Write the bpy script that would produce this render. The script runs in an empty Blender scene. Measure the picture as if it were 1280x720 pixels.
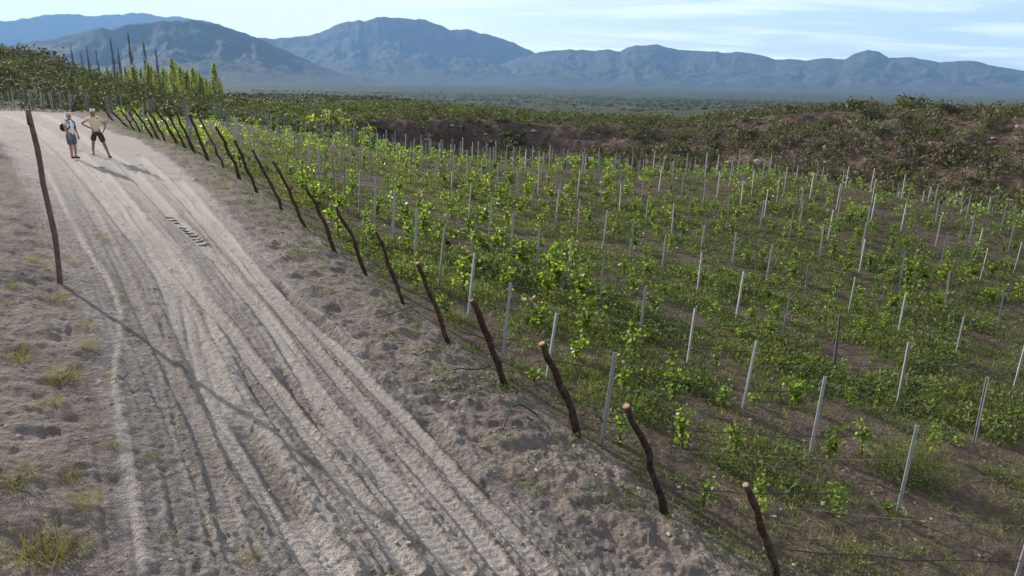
import bpy, math, random
import numpy as np
from mathutils import Vector, Matrix

SC = bpy.context.scene
COL = SC.collection
random.seed(7)
RNG = np.random.default_rng(7)
ZC = 6.5                                   # eye height of the drone above the low end of the vineyard

# ------------------------------------------------------------------ camera
CAM_R, CAM_U, CAM_B = [0.999816, 0.005452, 0.018407], [-0.019197, 0.283963, 0.958643], [-0.0, -0.95882, 0.284015]
cam_data = bpy.data.cameras.new('camera')
cam_data.sensor_width = 36.0
cam_data.lens = 24.75
cam_data.clip_start = 0.1
cam_data.clip_end = 60000.0
cam = bpy.data.objects.new('camera', cam_data)
COL.objects.link(cam)
M = Matrix((CAM_R, CAM_U, CAM_B)).transposed().to_4x4()
M.translation = Vector((0, 0, ZC))
cam.matrix_world = M
SC.camera = cam

# ------------------------------------------------------------------ light
SUN_AZ, SUN_EL = -53.0, 25.0               # degrees: azimuth from +Y (negative = to the left), elevation
world = bpy.data.worlds.new('World')
SC.world = world
world.use_nodes = True
nt = world.node_tree
nt.nodes.clear()
def N(nt, t, **kw):
    n = nt.nodes.new(t)
    for k, v in kw.items():
        setattr(n, k, v)
    return n
w_out = N(nt, 'ShaderNodeOutputWorld')
w_bg = N(nt, 'ShaderNodeBackground')
w_bg.inputs['Strength'].default_value = 0.078
w_sky = N(nt, 'ShaderNodeTexSky', sky_type='NISHITA')
w_sky.sun_disc = False
w_sky.sun_elevation = math.radians(SUN_EL)
w_sky.sun_rotation = math.radians(SUN_AZ)
w_sky.altitude = 1500
w_sky.air_density = 1.0
w_sky.dust_density = 4.0
w_sky.ozone_density = 1.0
# thin high cloud, laid out on a flat sheet far overhead
w_tc = N(nt, 'ShaderNodeTexCoord')
w_sep = N(nt, 'ShaderNodeSeparateXYZ')
nt.links.new(w_tc.outputs['Generated'], w_sep.inputs[0])
def wm(op, a, b=None, clamp=False):
    n = N(nt, 'ShaderNodeMath', operation=op, use_clamp=clamp)
    for i, v in enumerate((a, b)):
        if v is None:
            continue
        if isinstance(v, (int, float)):
            n.inputs[i].default_value = v
        else:
            nt.links.new(v, n.inputs[i])
    return n.outputs[0]
zz = wm('ADD', wm('MAXIMUM', w_sep.outputs[2], 0.0), 0.07)
cx = wm('DIVIDE', w_sep.outputs[0], zz)
cy = wm('DIVIDE', w_sep.outputs[1], zz)
w_comb = N(nt, 'ShaderNodeCombineXYZ')
nt.links.new(cx, w_comb.inputs[0]); nt.links.new(cy, w_comb.inputs[1])
w_map = N(nt, 'ShaderNodeMapping')
w_map.inputs['Rotation'].default_value = (0, 0, math.radians(-20))
w_map.inputs['Location'].default_value = (3.1, 1.7, 0)
w_map.inputs['Scale'].default_value = (0.42, 0.95, 1)
nt.links.new(w_comb.outputs[0], w_map.inputs[0])
w_n = N(nt, 'ShaderNodeTexNoise')
w_n.inputs['Scale'].default_value = 1.0
w_n.inputs['Detail'].default_value = 7
w_n.inputs['Roughness'].default_value = 0.58
w_n.inputs['Distortion'].default_value = 0.5
nt.links.new(w_map.outputs[0], w_n.inputs['Vector'])
w_r = N(nt, 'ShaderNodeValToRGB')
w_r.color_ramp.elements[0].position = 0.47
w_r.color_ramp.elements[1].position = 0.64
nt.links.new(w_n.outputs['Fac'], w_r.inputs[0])
w_fac = wm('ADD', wm('MULTIPLY', w_r.outputs[0], 0.60), 0.36)
# the veil is whiter toward the sun
w_dot = N(nt, 'ShaderNodeVectorMath', operation='DOT_PRODUCT')
nt.links.new(w_tc.outputs['Generated'], w_dot.inputs[0])
w_dot.inputs[1].default_value = (math.sin(math.radians(SUN_AZ)) * math.cos(math.radians(SUN_EL)), math.cos(math.radians(SUN_AZ)) * math.cos(math.radians(SUN_EL)), math.sin(math.radians(SUN_EL)))
w_fac = wm('ADD', w_fac, wm('MULTIPLY', wm('POWER', wm('MAXIMUM', w_dot.outputs['Value'], 0.0), 4.0), 1.5), True)
w_mix = N(nt, 'ShaderNodeMixRGB')
w_mix.inputs[2].default_value = (9.3, 9.5, 9.8, 1)
nt.links.new(w_fac, w_mix.inputs[0])
nt.links.new(w_sky.outputs[0], w_mix.inputs[1])
nt.links.new(w_mix.outputs[0], w_bg.inputs[0])
nt.links.new(w_bg.outputs[0], w_out.inputs[0])

sun_data = bpy.data.lights.new('sun', 'SUN')
sun_data.energy = 5.0
sun_data.angle = math.radians(0.53)
sun_data.color = (1.0, 0.935, 0.85)
sun = bpy.data.objects.new('sun', sun_data)
COL.objects.link(sun)
sa, se = math.radians(SUN_AZ), math.radians(SUN_EL)
SUN_DIR = Vector((math.sin(sa) * math.cos(se), math.cos(sa) * math.cos(se), math.sin(se)))
sun.rotation_euler = SUN_DIR.to_track_quat('Z', 'Y').to_euler()
sun.location = (0, 0, 60)

SC.view_settings.view_transform = 'Standard'
SC.view_settings.look = 'None'
SC.view_settings.exposure = 0.95
SC.view_settings.gamma = 1.0
SC.render.engine = 'CYCLES'
SC.cycles.max_bounces = 4
SC.cycles.diffuse_bounces = 2
SC.cycles.glossy_bounces = 2
SC.cycles.transmission_bounces = 3
SC.cycles.transparent_max_bounces = 6
SC.cycles.volume_bounces = 0
SC.cycles.caustics_reflective = False
SC.cycles.caustics_refractive = False

# ------------------------------------------------------------------ measured layout (metres)
QUAD = [-4.306619, -0.29777, -0.114792, 0.00136, 0.00552, 0.002015]
PROFILE = [
(-41.18, [(50, -1.35), (75, -1.66), (100, -0.18), (140, 2.99), (180, 4.92), (270, 1.94), (500, -11.06), (1500, -45.0), (2200, -48.0), (4500, -44.0), (14000, -40.0)]),
(-35.51, [(52, -2.38), (66, -3.08), (75, -3.04), (90, -2.43), (130, 1.68), (160, 3.31), (260, -0.67), (500, -10.74), (1500, -45.0), (2200, -48.0), (4500, -44.0), (14000, -40.0)]),
(-32.9, [(60, -2.77), (70, -3.24), (77, -3.21), (92, -2.61), (132, 0.8), (155, 1.98), (260, -1.57), (500, -10.56), (1500, -45.0), (2200, -48.0), (4500, -44.0), (14000, -40.0)]),
(-31.07, [(66, -3.13), (76, -3.39), (95, -3.17), (135, -0.46), (150, 0.03), (190, -1.14), (260, -2.59), (500, -10.42), (1500, -45.0), (2200, -48.0), (4500, -44.0), (14000, -40.0)]),
(-29.19, [(66, -3.32), (78, -3.56), (97, -3.57), (138, -2.35), (150, -2.17), (200, -3.93), (260, -5.34), (500, -11.19), (1500, -45.0), (2200, -48.0), (4500, -44.0), (14000, -40.0)]),
(-26.75, [(62, -3.62), (80, -3.82), (105, -3.91), (140, -3.88), (160, -3.97), (220, -6.93), (500, -12.89), (1500, -45.0), (2200, -48.0), (4500, -44.0), (14000, -40.0)]),
(-22.02, [(62, -3.9), (70, -4.05), (85, -4.58), (110, -5.26), (200, -7.58), (400, -10.81), (700, -18.22), (1500, -45.0), (2200, -48.0), (4500, -44.0), (14000, -40.0)]),
(-15.23, [(52, -4.48), (60, -5.04), (80, -5.54), (130, -6.7), (220, -7.92), (400, -10.71), (700, -18.74), (1500, -45.0), (2200, -48.0), (4500, -44.0), (14000, -40.0)]),
(-10.38, [(47, -4.66), (58, -6.01), (75, -7.6), (91.5, -8.3), (93.5, -5.43), (130, -6.07), (220, -7.49), (320, -8.88), (600, -18.54), (1500, -45.0), (2200, -48.0), (4500, -44.0), (14000, -40.0)]),
(-8.51, [(47, -4.92), (58, -6.52), (76, -8.6), (91, -9.3), (93, -5.24), (130, -5.88), (220, -7.63), (320, -9.75), (600, -20.8), (1500, -45.0), (2200, -48.0), (4500, -44.0), (14000, -40.0)]),
(-4.06, [(45, -5.08), (56, -6.64), (80, -9.3), (94.5, -9.9), (97, -5.43), (130, -6.16), (200, -7.56), (360, -14.37), (860, -36.17), (2200, -48.0), (4500, -44.0), (14000, -40.0)]),
(-0.19, [(45, -5.29), (55, -6.77), (80, -9.4), (98, -9.8), (101.5, -5.82), (125, -6.32), (190, -7.98), (400, -21.53), (860, -35.2), (2200, -48.0), (4500, -44.0), (14000, -40.0)]),
(7.53, [(45, -5.38), (55, -7.0), (80, -9.65), (98, -9.6), (104, -6.3), (118, -6.26), (170, -7.93), (400, -22.51), (860, -31.9), (2200, -48.0), (4500, -44.0), (14000, -40.0)]),
(13.17, [(45, -5.34), (55, -7.25), (75, -9.89), (92, -10.0), (107, -6.42), (125, -6.64), (170, -7.96), (400, -19.3), (860, -28.93), (2200, -48.0), (4500, -44.0), (14000, -40.0)]),
(17.39, [(45, -5.36), (55, -7.5), (72, -9.82), (90, -9.8), (106, -4.82), (122, -4.86), (160, -6.22), (400, -18.38), (860, -26.33), (2200, -48.0), (4500, -44.0), (14000, -40.0)]),
(22.03, [(45, -5.51), (54, -7.63), (70, -9.89), (87, -9.5), (103, -3.71), (122, -3.73), (170, -5.47), (400, -17.27), (860, -23.46), (2200, -48.0), (4500, -44.0), (14000, -40.0)]),
(27.55, [(44, -6.05), (52, -8.19), (66, -10.13), (83, -9.7), (100, -3.24), (120, -3.24), (170, -4.98), (400, -15.84), (860, -20.96), (2200, -48.0), (4500, -44.0), (14000, -40.0)]),
(30.16, [(44, -6.38), (50, -8.23), (62, -10.09), (81, -9.6), (99, -3.1), (120, -3.09), (170, -4.9), (400, -15.12), (860, -20.52), (2200, -48.0), (4500, -44.0), (14000, -40.0)]),
(36.37, [(43, -6.83), (49, -8.78), (58, -10.29), (76, -9.6), (95, -2.76), (120, -2.8), (170, -4.29), (400, -13.3), (860, -18.13), (2200, -48.0), (4500, -44.0), (14000, -40.0)]),
(42.14, [(42, -6.96), (48, -8.57), (58, -10.11), (76, -9.4), (95, -2.42), (120, -2.41), (170, -3.69), (400, -11.48), (860, -14.97), (2200, -48.0), (4500, -44.0), (14000, -40.0)])]
BANDS = {
'P1': [[-14.43, 21.84], [-11.42, 17.7], [-9.75, 15.37], [-8.39, 13.6], [-7.38, 12.33], [-6.45, 11.04], [-5.81, 9.84], [-5.14, 8.46], [-4.55, 7.43], [-3.96, 6.48], [-3.48, 5.71], [-3.02, 5.0]],
'P2': [[-12.25, 19.77], [-8.93, 15.15], [-6.67, 11.77], [-5.33, 9.87], [-4.34, 8.46], [-3.61, 7.46], [-2.96, 6.32], [-2.39, 5.34]],
'P3': [[-28.96, 39.95], [-26.82, 38.71], [-23.16, 34.71], [-17.75, 28.05], [-13.6, 22.55], [-10.13, 17.85], [-7.78, 14.71], [-6.61, 13.01], [-4.61, 9.68], [-3.57, 8.0], [-2.73, 6.81], [-2.12, 6.09], [-1.65, 5.53]],
'P4': [[-9.87, 18.53], [-7.44, 15.27], [-6.03, 13.37], [-4.98, 11.23], [-3.65, 8.67], [-2.89, 7.81], [-2.15, 6.75], [-1.42, 5.76]],
'P5': [[-17.31, 28.07], [-13.68, 23.5], [-10.87, 19.64], [-8.91, 16.81], [-7.24, 14.46], [-6.19, 13.01], [-5.36, 12.0], [-4.66, 11.02], [-3.87, 9.91], [-3.24, 9.07], [-2.63, 8.17], [-2.06, 7.45], [-1.66, 6.87], [-1.35, 6.43], [-0.97, 5.86]],
'P6': [[-31.16, 47.32], [-23.81, 38.25], [-19.0, 31.78], [-16.49, 29.11], [-14.28, 26.23], [-10.06, 20.01], [-7.92, 17.16], [-6.43, 15.15], [-4.77, 12.65], [-3.77, 11.1], [-3.06, 9.79], [-2.52, 8.92], [-2.16, 8.47], [-1.6, 7.75], [-1.26, 7.17], [-0.84, 6.53], [-0.5, 6.03]],
'P7': [[-16.35, 30.69], [-10.5, 22.25], [-6.95, 16.69], [-5.56, 14.66], [-4.2, 12.49], [-3.21, 11.02], [-2.57, 9.98], [-1.8, 8.83], [-1.19, 8.05], [-0.69, 7.26], [-0.43, 6.85], [-0.05, 6.21]],
'P8': [[-12.49, 26.01], [-7.22, 17.63], [-5.05, 14.16], [-4.0, 12.81], [-2.98, 11.45], [-2.11, 10.13], [-1.62, 9.45], [-1.24, 8.82], [-0.61, 7.85], [-0.14, 7.2], [0.23, 6.58], [0.4, 6.34]],
'EDGE': [[-24.91, 31.87], [-18.53, 25.67], [-11.92, 17.27], [-8.36, 12.56], [-6.47, 10.14], [-5.19, 8.09], [-4.3, 6.67], [-3.65, 5.62], [-3.18, 4.87]],
'BERM': [[-17.85, 35.09], [-12.13, 27.2], [-7.56, 20.3], [-5.05, 16.45], [-3.24, 13.53], [-1.97, 11.65], [-0.94, 9.73], [-0.28, 8.59], [0.45, 7.65], [1.07, 6.88]]}
STAKES = [(3.34, 7.35, -0.71, 1.48), (2.11, 8.24, -0.74, 1.74), (1.09, 9.99, -0.7, 1.66), (-0.08, 11.5, -0.65, 1.7), (-1.23, 13.2, -0.63, 1.76), (-2.46, 15.3, -0.59, 1.76), (-3.7, 17.2, -0.67, 1.8), (-4.97, 19.08, -0.68, 1.92), (-6.4, 21.27, -0.8, 2.04), (-7.93, 23.78, -0.77, 2.04), (-9.67, 26.43, -0.65, 1.98), (-11.13, 28.59, -0.71, 2.08), (-12.85, 31.29, -0.77, 2.14), (-14.43, 33.41, -0.56, 2.1), (-15.77, 35.12, -0.68, 2.0), (-17.07, 36.96, -0.79, 1.98), (-18.12, 38.32, -0.85, 1.88), (-18.89, 38.65, -0.67, 1.64), (-19.4, 38.97, -0.53, 1.48), (-19.68, 38.96, -0.75, 1.56), (-21.83, 41.82, -0.47, 1.24), (-22.61, 42.7, -0.61, 1.18), (-24.15, 44.81, -0.76, 0.98), (-27.1, 48.57, -0.7, 1.14)]
LINE_A = [(-5.8, 26.09, 0.13, 1.64), (-4.79, 23.94, 0.09, 1.72), (-3.78, 21.7, 0.09, 1.8), (-2.89, 20.1, 0.12, 1.64), (-1.92, 17.62, 0.19, 1.64), (-1.01, 15.49, 0.19, 1.58), (-0.17, 13.36, 0.18, 1.6), (0.71, 12.68, 0.16, 1.36), (1.5, 10.21, 0.15, 1.58)]
LINE_B = [(-2.89, 32.41, 0.07, 1.4), (-1.84, 28.39, 0.11, 1.56), (-0.91, 25.65, 0.13, 1.6), (-0.05, 24.11, 0.06, 1.44), (0.81, 22.71, 0.1, 1.42), (1.65, 20.4, 0.09, 1.56), (2.56, 19.33, 0.01, 1.46), (3.28, 16.9, 0.09, 1.46), (4.25, 15.74, 0.09, 1.38), (4.91, 13.54, 0.16, 1.52), (5.62, 11.75, 0.13, 1.6), (6.48, 10.2, 0.08, 1.6)]
LINE_C = [(1.92, 31.45, 0.11, 1.5), (2.79, 29.85, 0.04, 1.44), (3.57, 27.33, 0.14, 1.64), (4.55, 26.38, 0.06, 1.5), (5.49, 24.98, 0.04, 1.42), (6.27, 22.86, 0.06, 1.48), (6.93, 20.62, 0.08, 1.58), (7.99, 19.56, 0.14, 1.46), (8.71, 17.61, -0.1, 1.6), (9.49, 15.78, 0.01, 1.62), (10.39, 14.16, -0.03, 1.62)]
LINE_D = [(8.15, 29.82, 0.11, 1.12), (9.04, 28.12, 0.07, 1.34), (9.67, 25.83, 0.07, 1.56), (10.63, 24.45, -0.04, 1.36), (11.97, 23.79, 0.03, 1.32), (12.76, 21.91, 0.03, 1.44), (13.77, 20.4, 0.0, 1.44)]
LINE_E = [(16.68, 25.88, -0.05, 1.44), (17.46, 23.97, 0.0, 1.6)]
SPOT = {'man': [-16.54, 28.45], 'mate': [-16.21, 26.13], 'pole': [-7.68, 11.45], 'bush': [7.37, 11.65], 'hose0': [-0.1, 9.45], 'hose1': [0.47, 10.61], 'tread0': [-9.52, 19.17], 'tread1': [-7.54, 16.79]}
TUFTS = [(-6.24, 8.26, 0.5), (-5.53, 7.98, 0.5), (-7.27, 10.61, 0.4), (-5.78, 8.99, 0.3), (-4.49, 5.63, 0.5), (-3.85, 4.8, 0.6), (-3.69, 4.93, 0.5), (-3.83, 5.53, 0.35), (-4.23, 5.94, 0.3), (-6.3, 9.81, 0.3), (-5.26, 7.29, 0.35), (-8.88, 14.96, 0.35), (-9.15, 15.14, 0.25), (-3.81, 6.67, 0.2), (-2.35, 5.42, 0.22), (-4.24, 6.71, 0.2), (-6.35, 11.16, 0.2), (-7.94, 10.67, 0.3), (-8.59, 12.14, 0.3), (-8.26, 12.74, 0.25)]
RIDGE_FAR = [(-42.29, 0.0329), (-38.64, 0.0442), (-34.66, 0.0506), (-32.92, 0.0565), (-31.8, 0.061), (-30.9, 0.0628), (-29.78, 0.0613), (-28.37, 0.0636), (-26.67, 0.0678), (-25.7, 0.0652), (-24.71, 0.0651), (-23.45, 0.0635), (-22.32, 0.0616), (-20.36, 0.0508), (-18.77, 0.0404), (-14.95, -0.0003)]
RIDGE_LEFT = [(-42.94, -0.0285), (-39.11, -0.004), (-34.9, 0.0229), (-33.14, 0.0309), (-31.79, 0.0354), (-30.38, 0.0425), (-29.65, 0.0484), (-29.03, 0.0498), (-28.48, 0.0476), (-27.58, 0.0546), (-26.74, 0.0562), (-25.49, 0.0599), (-23.46, 0.0616), (-22.32, 0.0607), (-20.88, 0.0543), (-19.3, 0.0448), (-17.96, 0.035), (-16.59, 0.0249), (-14.91, 0.0127), (-13.47, 0.0032), (-12.3, -0.0015), (-11.7, 0.0007), (-10.93, -0.0041), (-9.61, -0.012), (-7.78, -0.0188)]
RIDGE_MID = [(-23.17, 0.0208), (-20.41, 0.0394), (-19.02, 0.046), (-17.92, 0.0447), (-16.22, 0.0486), (-14.77, 0.0533), (-13.47, 0.0638), (-12.88, 0.0681), (-11.89, 0.0706), (-11.48, 0.0699), (-10.35, 0.074), (-8.15, 0.0756), (-6.95, 0.0722), (-5.87, 0.0688), (-5.21, 0.063), (-3.62, 0.0627), (-2.21, 0.0572), (-0.12, 0.0467), (1.94, 0.03), (4.09, 0.0111), (4.97, 0.0051), (5.72, 0.0012), (6.85, -0.0057), (7.61, -0.0107), (9.65, -0.0162)]
RIDGE_RIGHT = [(-2.81, 0.0068), (-0.34, 0.0252), (1.81, 0.0361), (3.35, 0.0391), (4.02, 0.0398), (5.49, 0.0392), (7.01, 0.0405), (7.93, 0.0382), (8.51, 0.0439), (9.05, 0.046), (9.88, 0.0462), (10.59, 0.0473), (12.39, 0.0416), (14.15, 0.0399), (14.96, 0.0395), (15.6, 0.0382), (16.45, 0.0397), (17.52, 0.0384), (18.44, 0.0346), (19.24, 0.0309), (20.38, 0.0315), (21.26, 0.0292), (22.25, 0.0322), (23.04, 0.0323), (23.83, 0.0305), (24.44, 0.038), (25.26, 0.0427), (26.04, 0.039), (26.64, 0.0326), (27.89, 0.0345), (28.77, 0.0319), (29.74, 0.0283), (30.42, 0.0293), (31.27, 0.0311), (32.01, 0.0285), (32.79, 0.0251), (34.47, 0.0202), (36.61, 0.0121), (41.23, 0.0022)]
POPLARS = [(-29.12, 205, 1.04), (-28.53, 200, 0.33), (-28.01, 190, 1.05), (-27.56, 196, 1.48), (-27.09, 182, 0.74), (-26.6, 190, 2.21), (-26.21, 178, 0.45), (-25.68, 186, 1.2), (-25.06, 180, 2.9), (-24.59, 172, 1.51), (-24.16, 176, 0.58), (-23.77, 170, 1.39), (-23.34, 166, -0.04), (-22.95, 172, -0.84), (-22.33, 162, 1.89), (-22.04, 166, -0.92)]
BARE = [(-31.04, 215, 6.04), (-30.5, 220, 4.51), (-30.13, 212, 5.89), (-29.61, 220, 5.02), (-28.66, 205, 7.54), (-28.3, 215, 5.84), (-27.56, 206, 8.85), (-26.69, 200, 6.91), (-25.99, 198, 5.66)]
SHRUBS = [(28.52, 112, 1.95), (24.93, 110, 1.41), (25.31, 106, 1.73), (26.96, 112, 0.91), (31.61, 112, 0.78), (22.41, 114, 1.06), (23.73, 116, 1.21), (20.94, 108, 1.26), (18.31, 110, 1.15), (30.26, 106, 0.99), (34.73, 102, 1.42), (25.95, 100, 1.4), (30.83, 97, 1.35), (26.58, 93, 1.19), (31.34, 88, 1.23), (30.26, 92, 1.28), (23.6, 100, 1.16)]

# ------------------------------------------------------------------ noise
_P = RNG.permutation(256).astype(np.int32)
_P = np.concatenate([_P, _P])
_ANG = RNG.random(256) * 2 * np.pi
_GX, _GY = np.cos(_ANG), np.sin(_ANG)
def perlin(x, y, seed=0):
    x = np.asarray(x, float) + seed * 17.31
    y = np.asarray(y, float) - seed * 9.77
    xi = np.floor(x).astype(np.int64); yi = np.floor(y).astype(np.int64)
    xf = x - xi; yf = y - yi
    xi &= 255; yi &= 255
    u = xf * xf * xf * (xf * (xf * 6 - 15) + 10); v = yf * yf * yf * (yf * (yf * 6 - 15) + 10)
    def g(ix, iy, dx, dy):
        h = _P[_P[ix & 255] + (iy & 255)]
        return _GX[h] * dx + _GY[h] * dy
    a = g(xi, yi, xf, yf); b = g(xi + 1, yi, xf - 1, yf)
    c = g(xi, yi + 1, xf, yf - 1); d = g(xi + 1, yi + 1, xf - 1, yf - 1)
    return (a + u * (b - a)) * (1 - v) + (c + u * (d - c)) * v
def fbm(x, y, oct=4, seed=0, gain=0.5):
    s = 0; a = 1.0; f = 1.0
    for i in range(oct):
        s = s + a * perlin(x * f, y * f, seed + i)
        a *= gain; f *= 2.03
    return s
def ridged(x, y, oct=4, seed=0):
    s = 0; a = 1.0; f = 1.0; t = 0
    for i in range(oct):
        s = s + a * (1 - np.abs(perlin(x * f, y * f, seed + i)) * 2)
        t += a; a *= 0.5; f *= 2.07
    return s / t
def sstep(a, b, x):
    t = np.clip((x - a) / (b - a), 0, 1)
    return t * t * (3 - 2 * t)

# ------------------------------------------------------------------ terrain
CREST_AZ = [-180, -41, -36, -33, -31, -29, -26.7, -22, -15, -9, 0, 10, 20, 30, 36, 42, 180]
CREST_R = [42, 44, 52, 58, 64, 65, 62, 61, 52, 47.5, 45.5, 46, 49, 48, 48.5, 48.5, 46]
def quad(X, Y):
    X = np.clip(X, -42, 40); Y = np.clip(Y, 1.0, 75)
    q = QUAD
    return q[0] + q[1] * X + q[2] * Y + q[3] * X * X + q[4] * X * Y + q[5] * Y * Y
_PAZ = np.array([p[0] for p in PROFILE])
def profile(az, r):
    azc = np.clip(az, _PAZ[0], _PAZ[-1] - 1e-6)
    out = np.zeros_like(r)
    k = np.clip(np.searchsorted(_PAZ, azc, side='right') - 1, 0, len(_PAZ) - 2)
    for i in range(len(_PAZ) - 1):
        m = k == i
        if not m.any():
            continue
        z0 = np.interp(r[m], [p[0] for p in PROFILE[i][1]], [p[1] for p in PROFILE[i][1]])
        z1 = np.interp(r[m], [p[0] for p in PROFILE[i + 1][1]], [p[1] for p in PROFILE[i + 1][1]])
        t = (azc[m] - _PAZ[i]) / (_PAZ[i + 1] - _PAZ[i])
        out[m] = z0 + (z1 - z0) * t
    return out
def base_z(X, Y):
    """large shape of the land, relative to the ZC datum"""
    X = np.asarray(X, float); Y = np.asarray(Y, float)
    r = np.hypot(X, Y) + 1e-6
    az = np.degrees(np.arctan2(X, Y))
    rc = np.interp(az, CREST_AZ, CREST_R)
    qi = quad(X, Y)
    qc = quad(X / r * rc, Y / r * rc)
    pc = profile(az, rc)
    warp = sstep(62, 85, r) * (1 - sstep(150, 260, r)) * sstep(-16, -8, az)
    rw = r + warp * (5.5 * perlin(X / 17, Y / 17, 3) + 2.5 * perlin(X / 6, Y / 6, 5))
    pr = profile(az, rw) + (qc - pc) * np.exp(-(np.maximum(r - rc, 0)) / 10)
    z = np.where(r < rc, qi, pr)
    k1 = sstep(60, 80, r) * (1 - sstep(200, 400, r))
    z = z + k1 * (0.45 * fbm(X / 7, Y / 7, 3, 11)) + k1 * sstep(-12, -8, az) * 0.5 * (ridged(X / 3.4, Y / 3.4, 3, 13) - 0.6)
    k2 = sstep(250, 700, r)
    z = z + k2 * (3.2 * fbm(X / 170, Y / 170, 4, 21) + 1.5 * np.abs(perlin(X / 60, Y / 60, 25)))
    return z + ZC

def densify(pts, step=0.35):
    pts = np.array(pts, float)
    # one round of corner cutting keeps the ruts from kinking
    q = [pts[0]]
    for a, b in zip(pts[:-1], pts[1:]):
        q += [a * 0.75 + b * 0.25, a * 0.25 + b * 0.75]
    q.append(pts[-1])
    return np.array(q)
LINES = {k: densify(v) for k, v in BANDS.items()}
def line_dist(X, Y, line):
    """signed distance (positive on the right of travel) and arc position"""
    best = np.full(X.shape, 1e9); sd = np.full(X.shape, 1e9); arc = np.zeros(X.shape)
    L = 0.0
    for a, b in zip(line[:-1], line[1:]):
        d = b - a; l = np.hypot(*d); d = d / l
        px, py = X - a[0], Y - a[1]
        t = np.clip(px * d[0] + py * d[1], 0, l)
        ex, ey = px - t * d[0], py - t * d[1]
        dd = np.hypot(ex, ey)
        s = np.where(px * d[1] - py * d[0] >= 0, 1.0, -1.0)
        m = dd < best
        best[m] = dd[m]; sd[m] = (s * dd)[m]; arc[m] = (L + t)[m]
        L += l
    return sd, arc
# name: half width, depth, shoulder height, paleness
BAND_SHAPE = {'P1': (0.055, -0.035, 0.0, 0.6), 'P2': (0.10, 0.025, 0.02, 0.4), 'P3': (0.21, 0.035, 0.045, 0.8),
              'P4': (0.15, -0.045, 0.04, 0.7), 'P5': (0.125, 0.045, 0.05, 0.95), 'P6': (0.14, 0.04, 0.05, 0.9),
              'P7': (0.125, 0.045, 0.055, 0.85), 'P8': (0.115, 0.045, 0.05, 0.9)}
STAKE_XY = np.array([s[:2] for s in STAKES])
def stake_x(Y):
    Y = np.asarray(Y, float)
    o = np.argsort(STAKE_XY[:, 1])
    x = np.interp(Y, STAKE_XY[o, 1], STAKE_XY[o, 0])
    x = np.where(Y < STAKE_XY[o[0], 1], STAKE_XY[o[0], 0] + (STAKE_XY[o[0], 1] - Y) * 0.75, x)
    x = np.where(Y > STAKE_XY[o[-1], 1], STAKE_XY[o[-1], 0] - (Y - STAKE_XY[o[-1], 1]) * 0.75, x)
    return x
def edge_x(Y):
    e = np.array(BANDS['EDGE']); o = np.argsort(e[:, 1])
    x = np.interp(Y, e[o, 1], e[o, 0])
    x = np.where(Y < e[o[0], 1], e[o[0], 0] + (e[o[0], 1] - Y) * 0.7, x)
    return np.where(Y > e[o[-1], 1], e[o[-1], 0] - (Y - e[o[-1], 1]) * 1.2, x)
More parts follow.
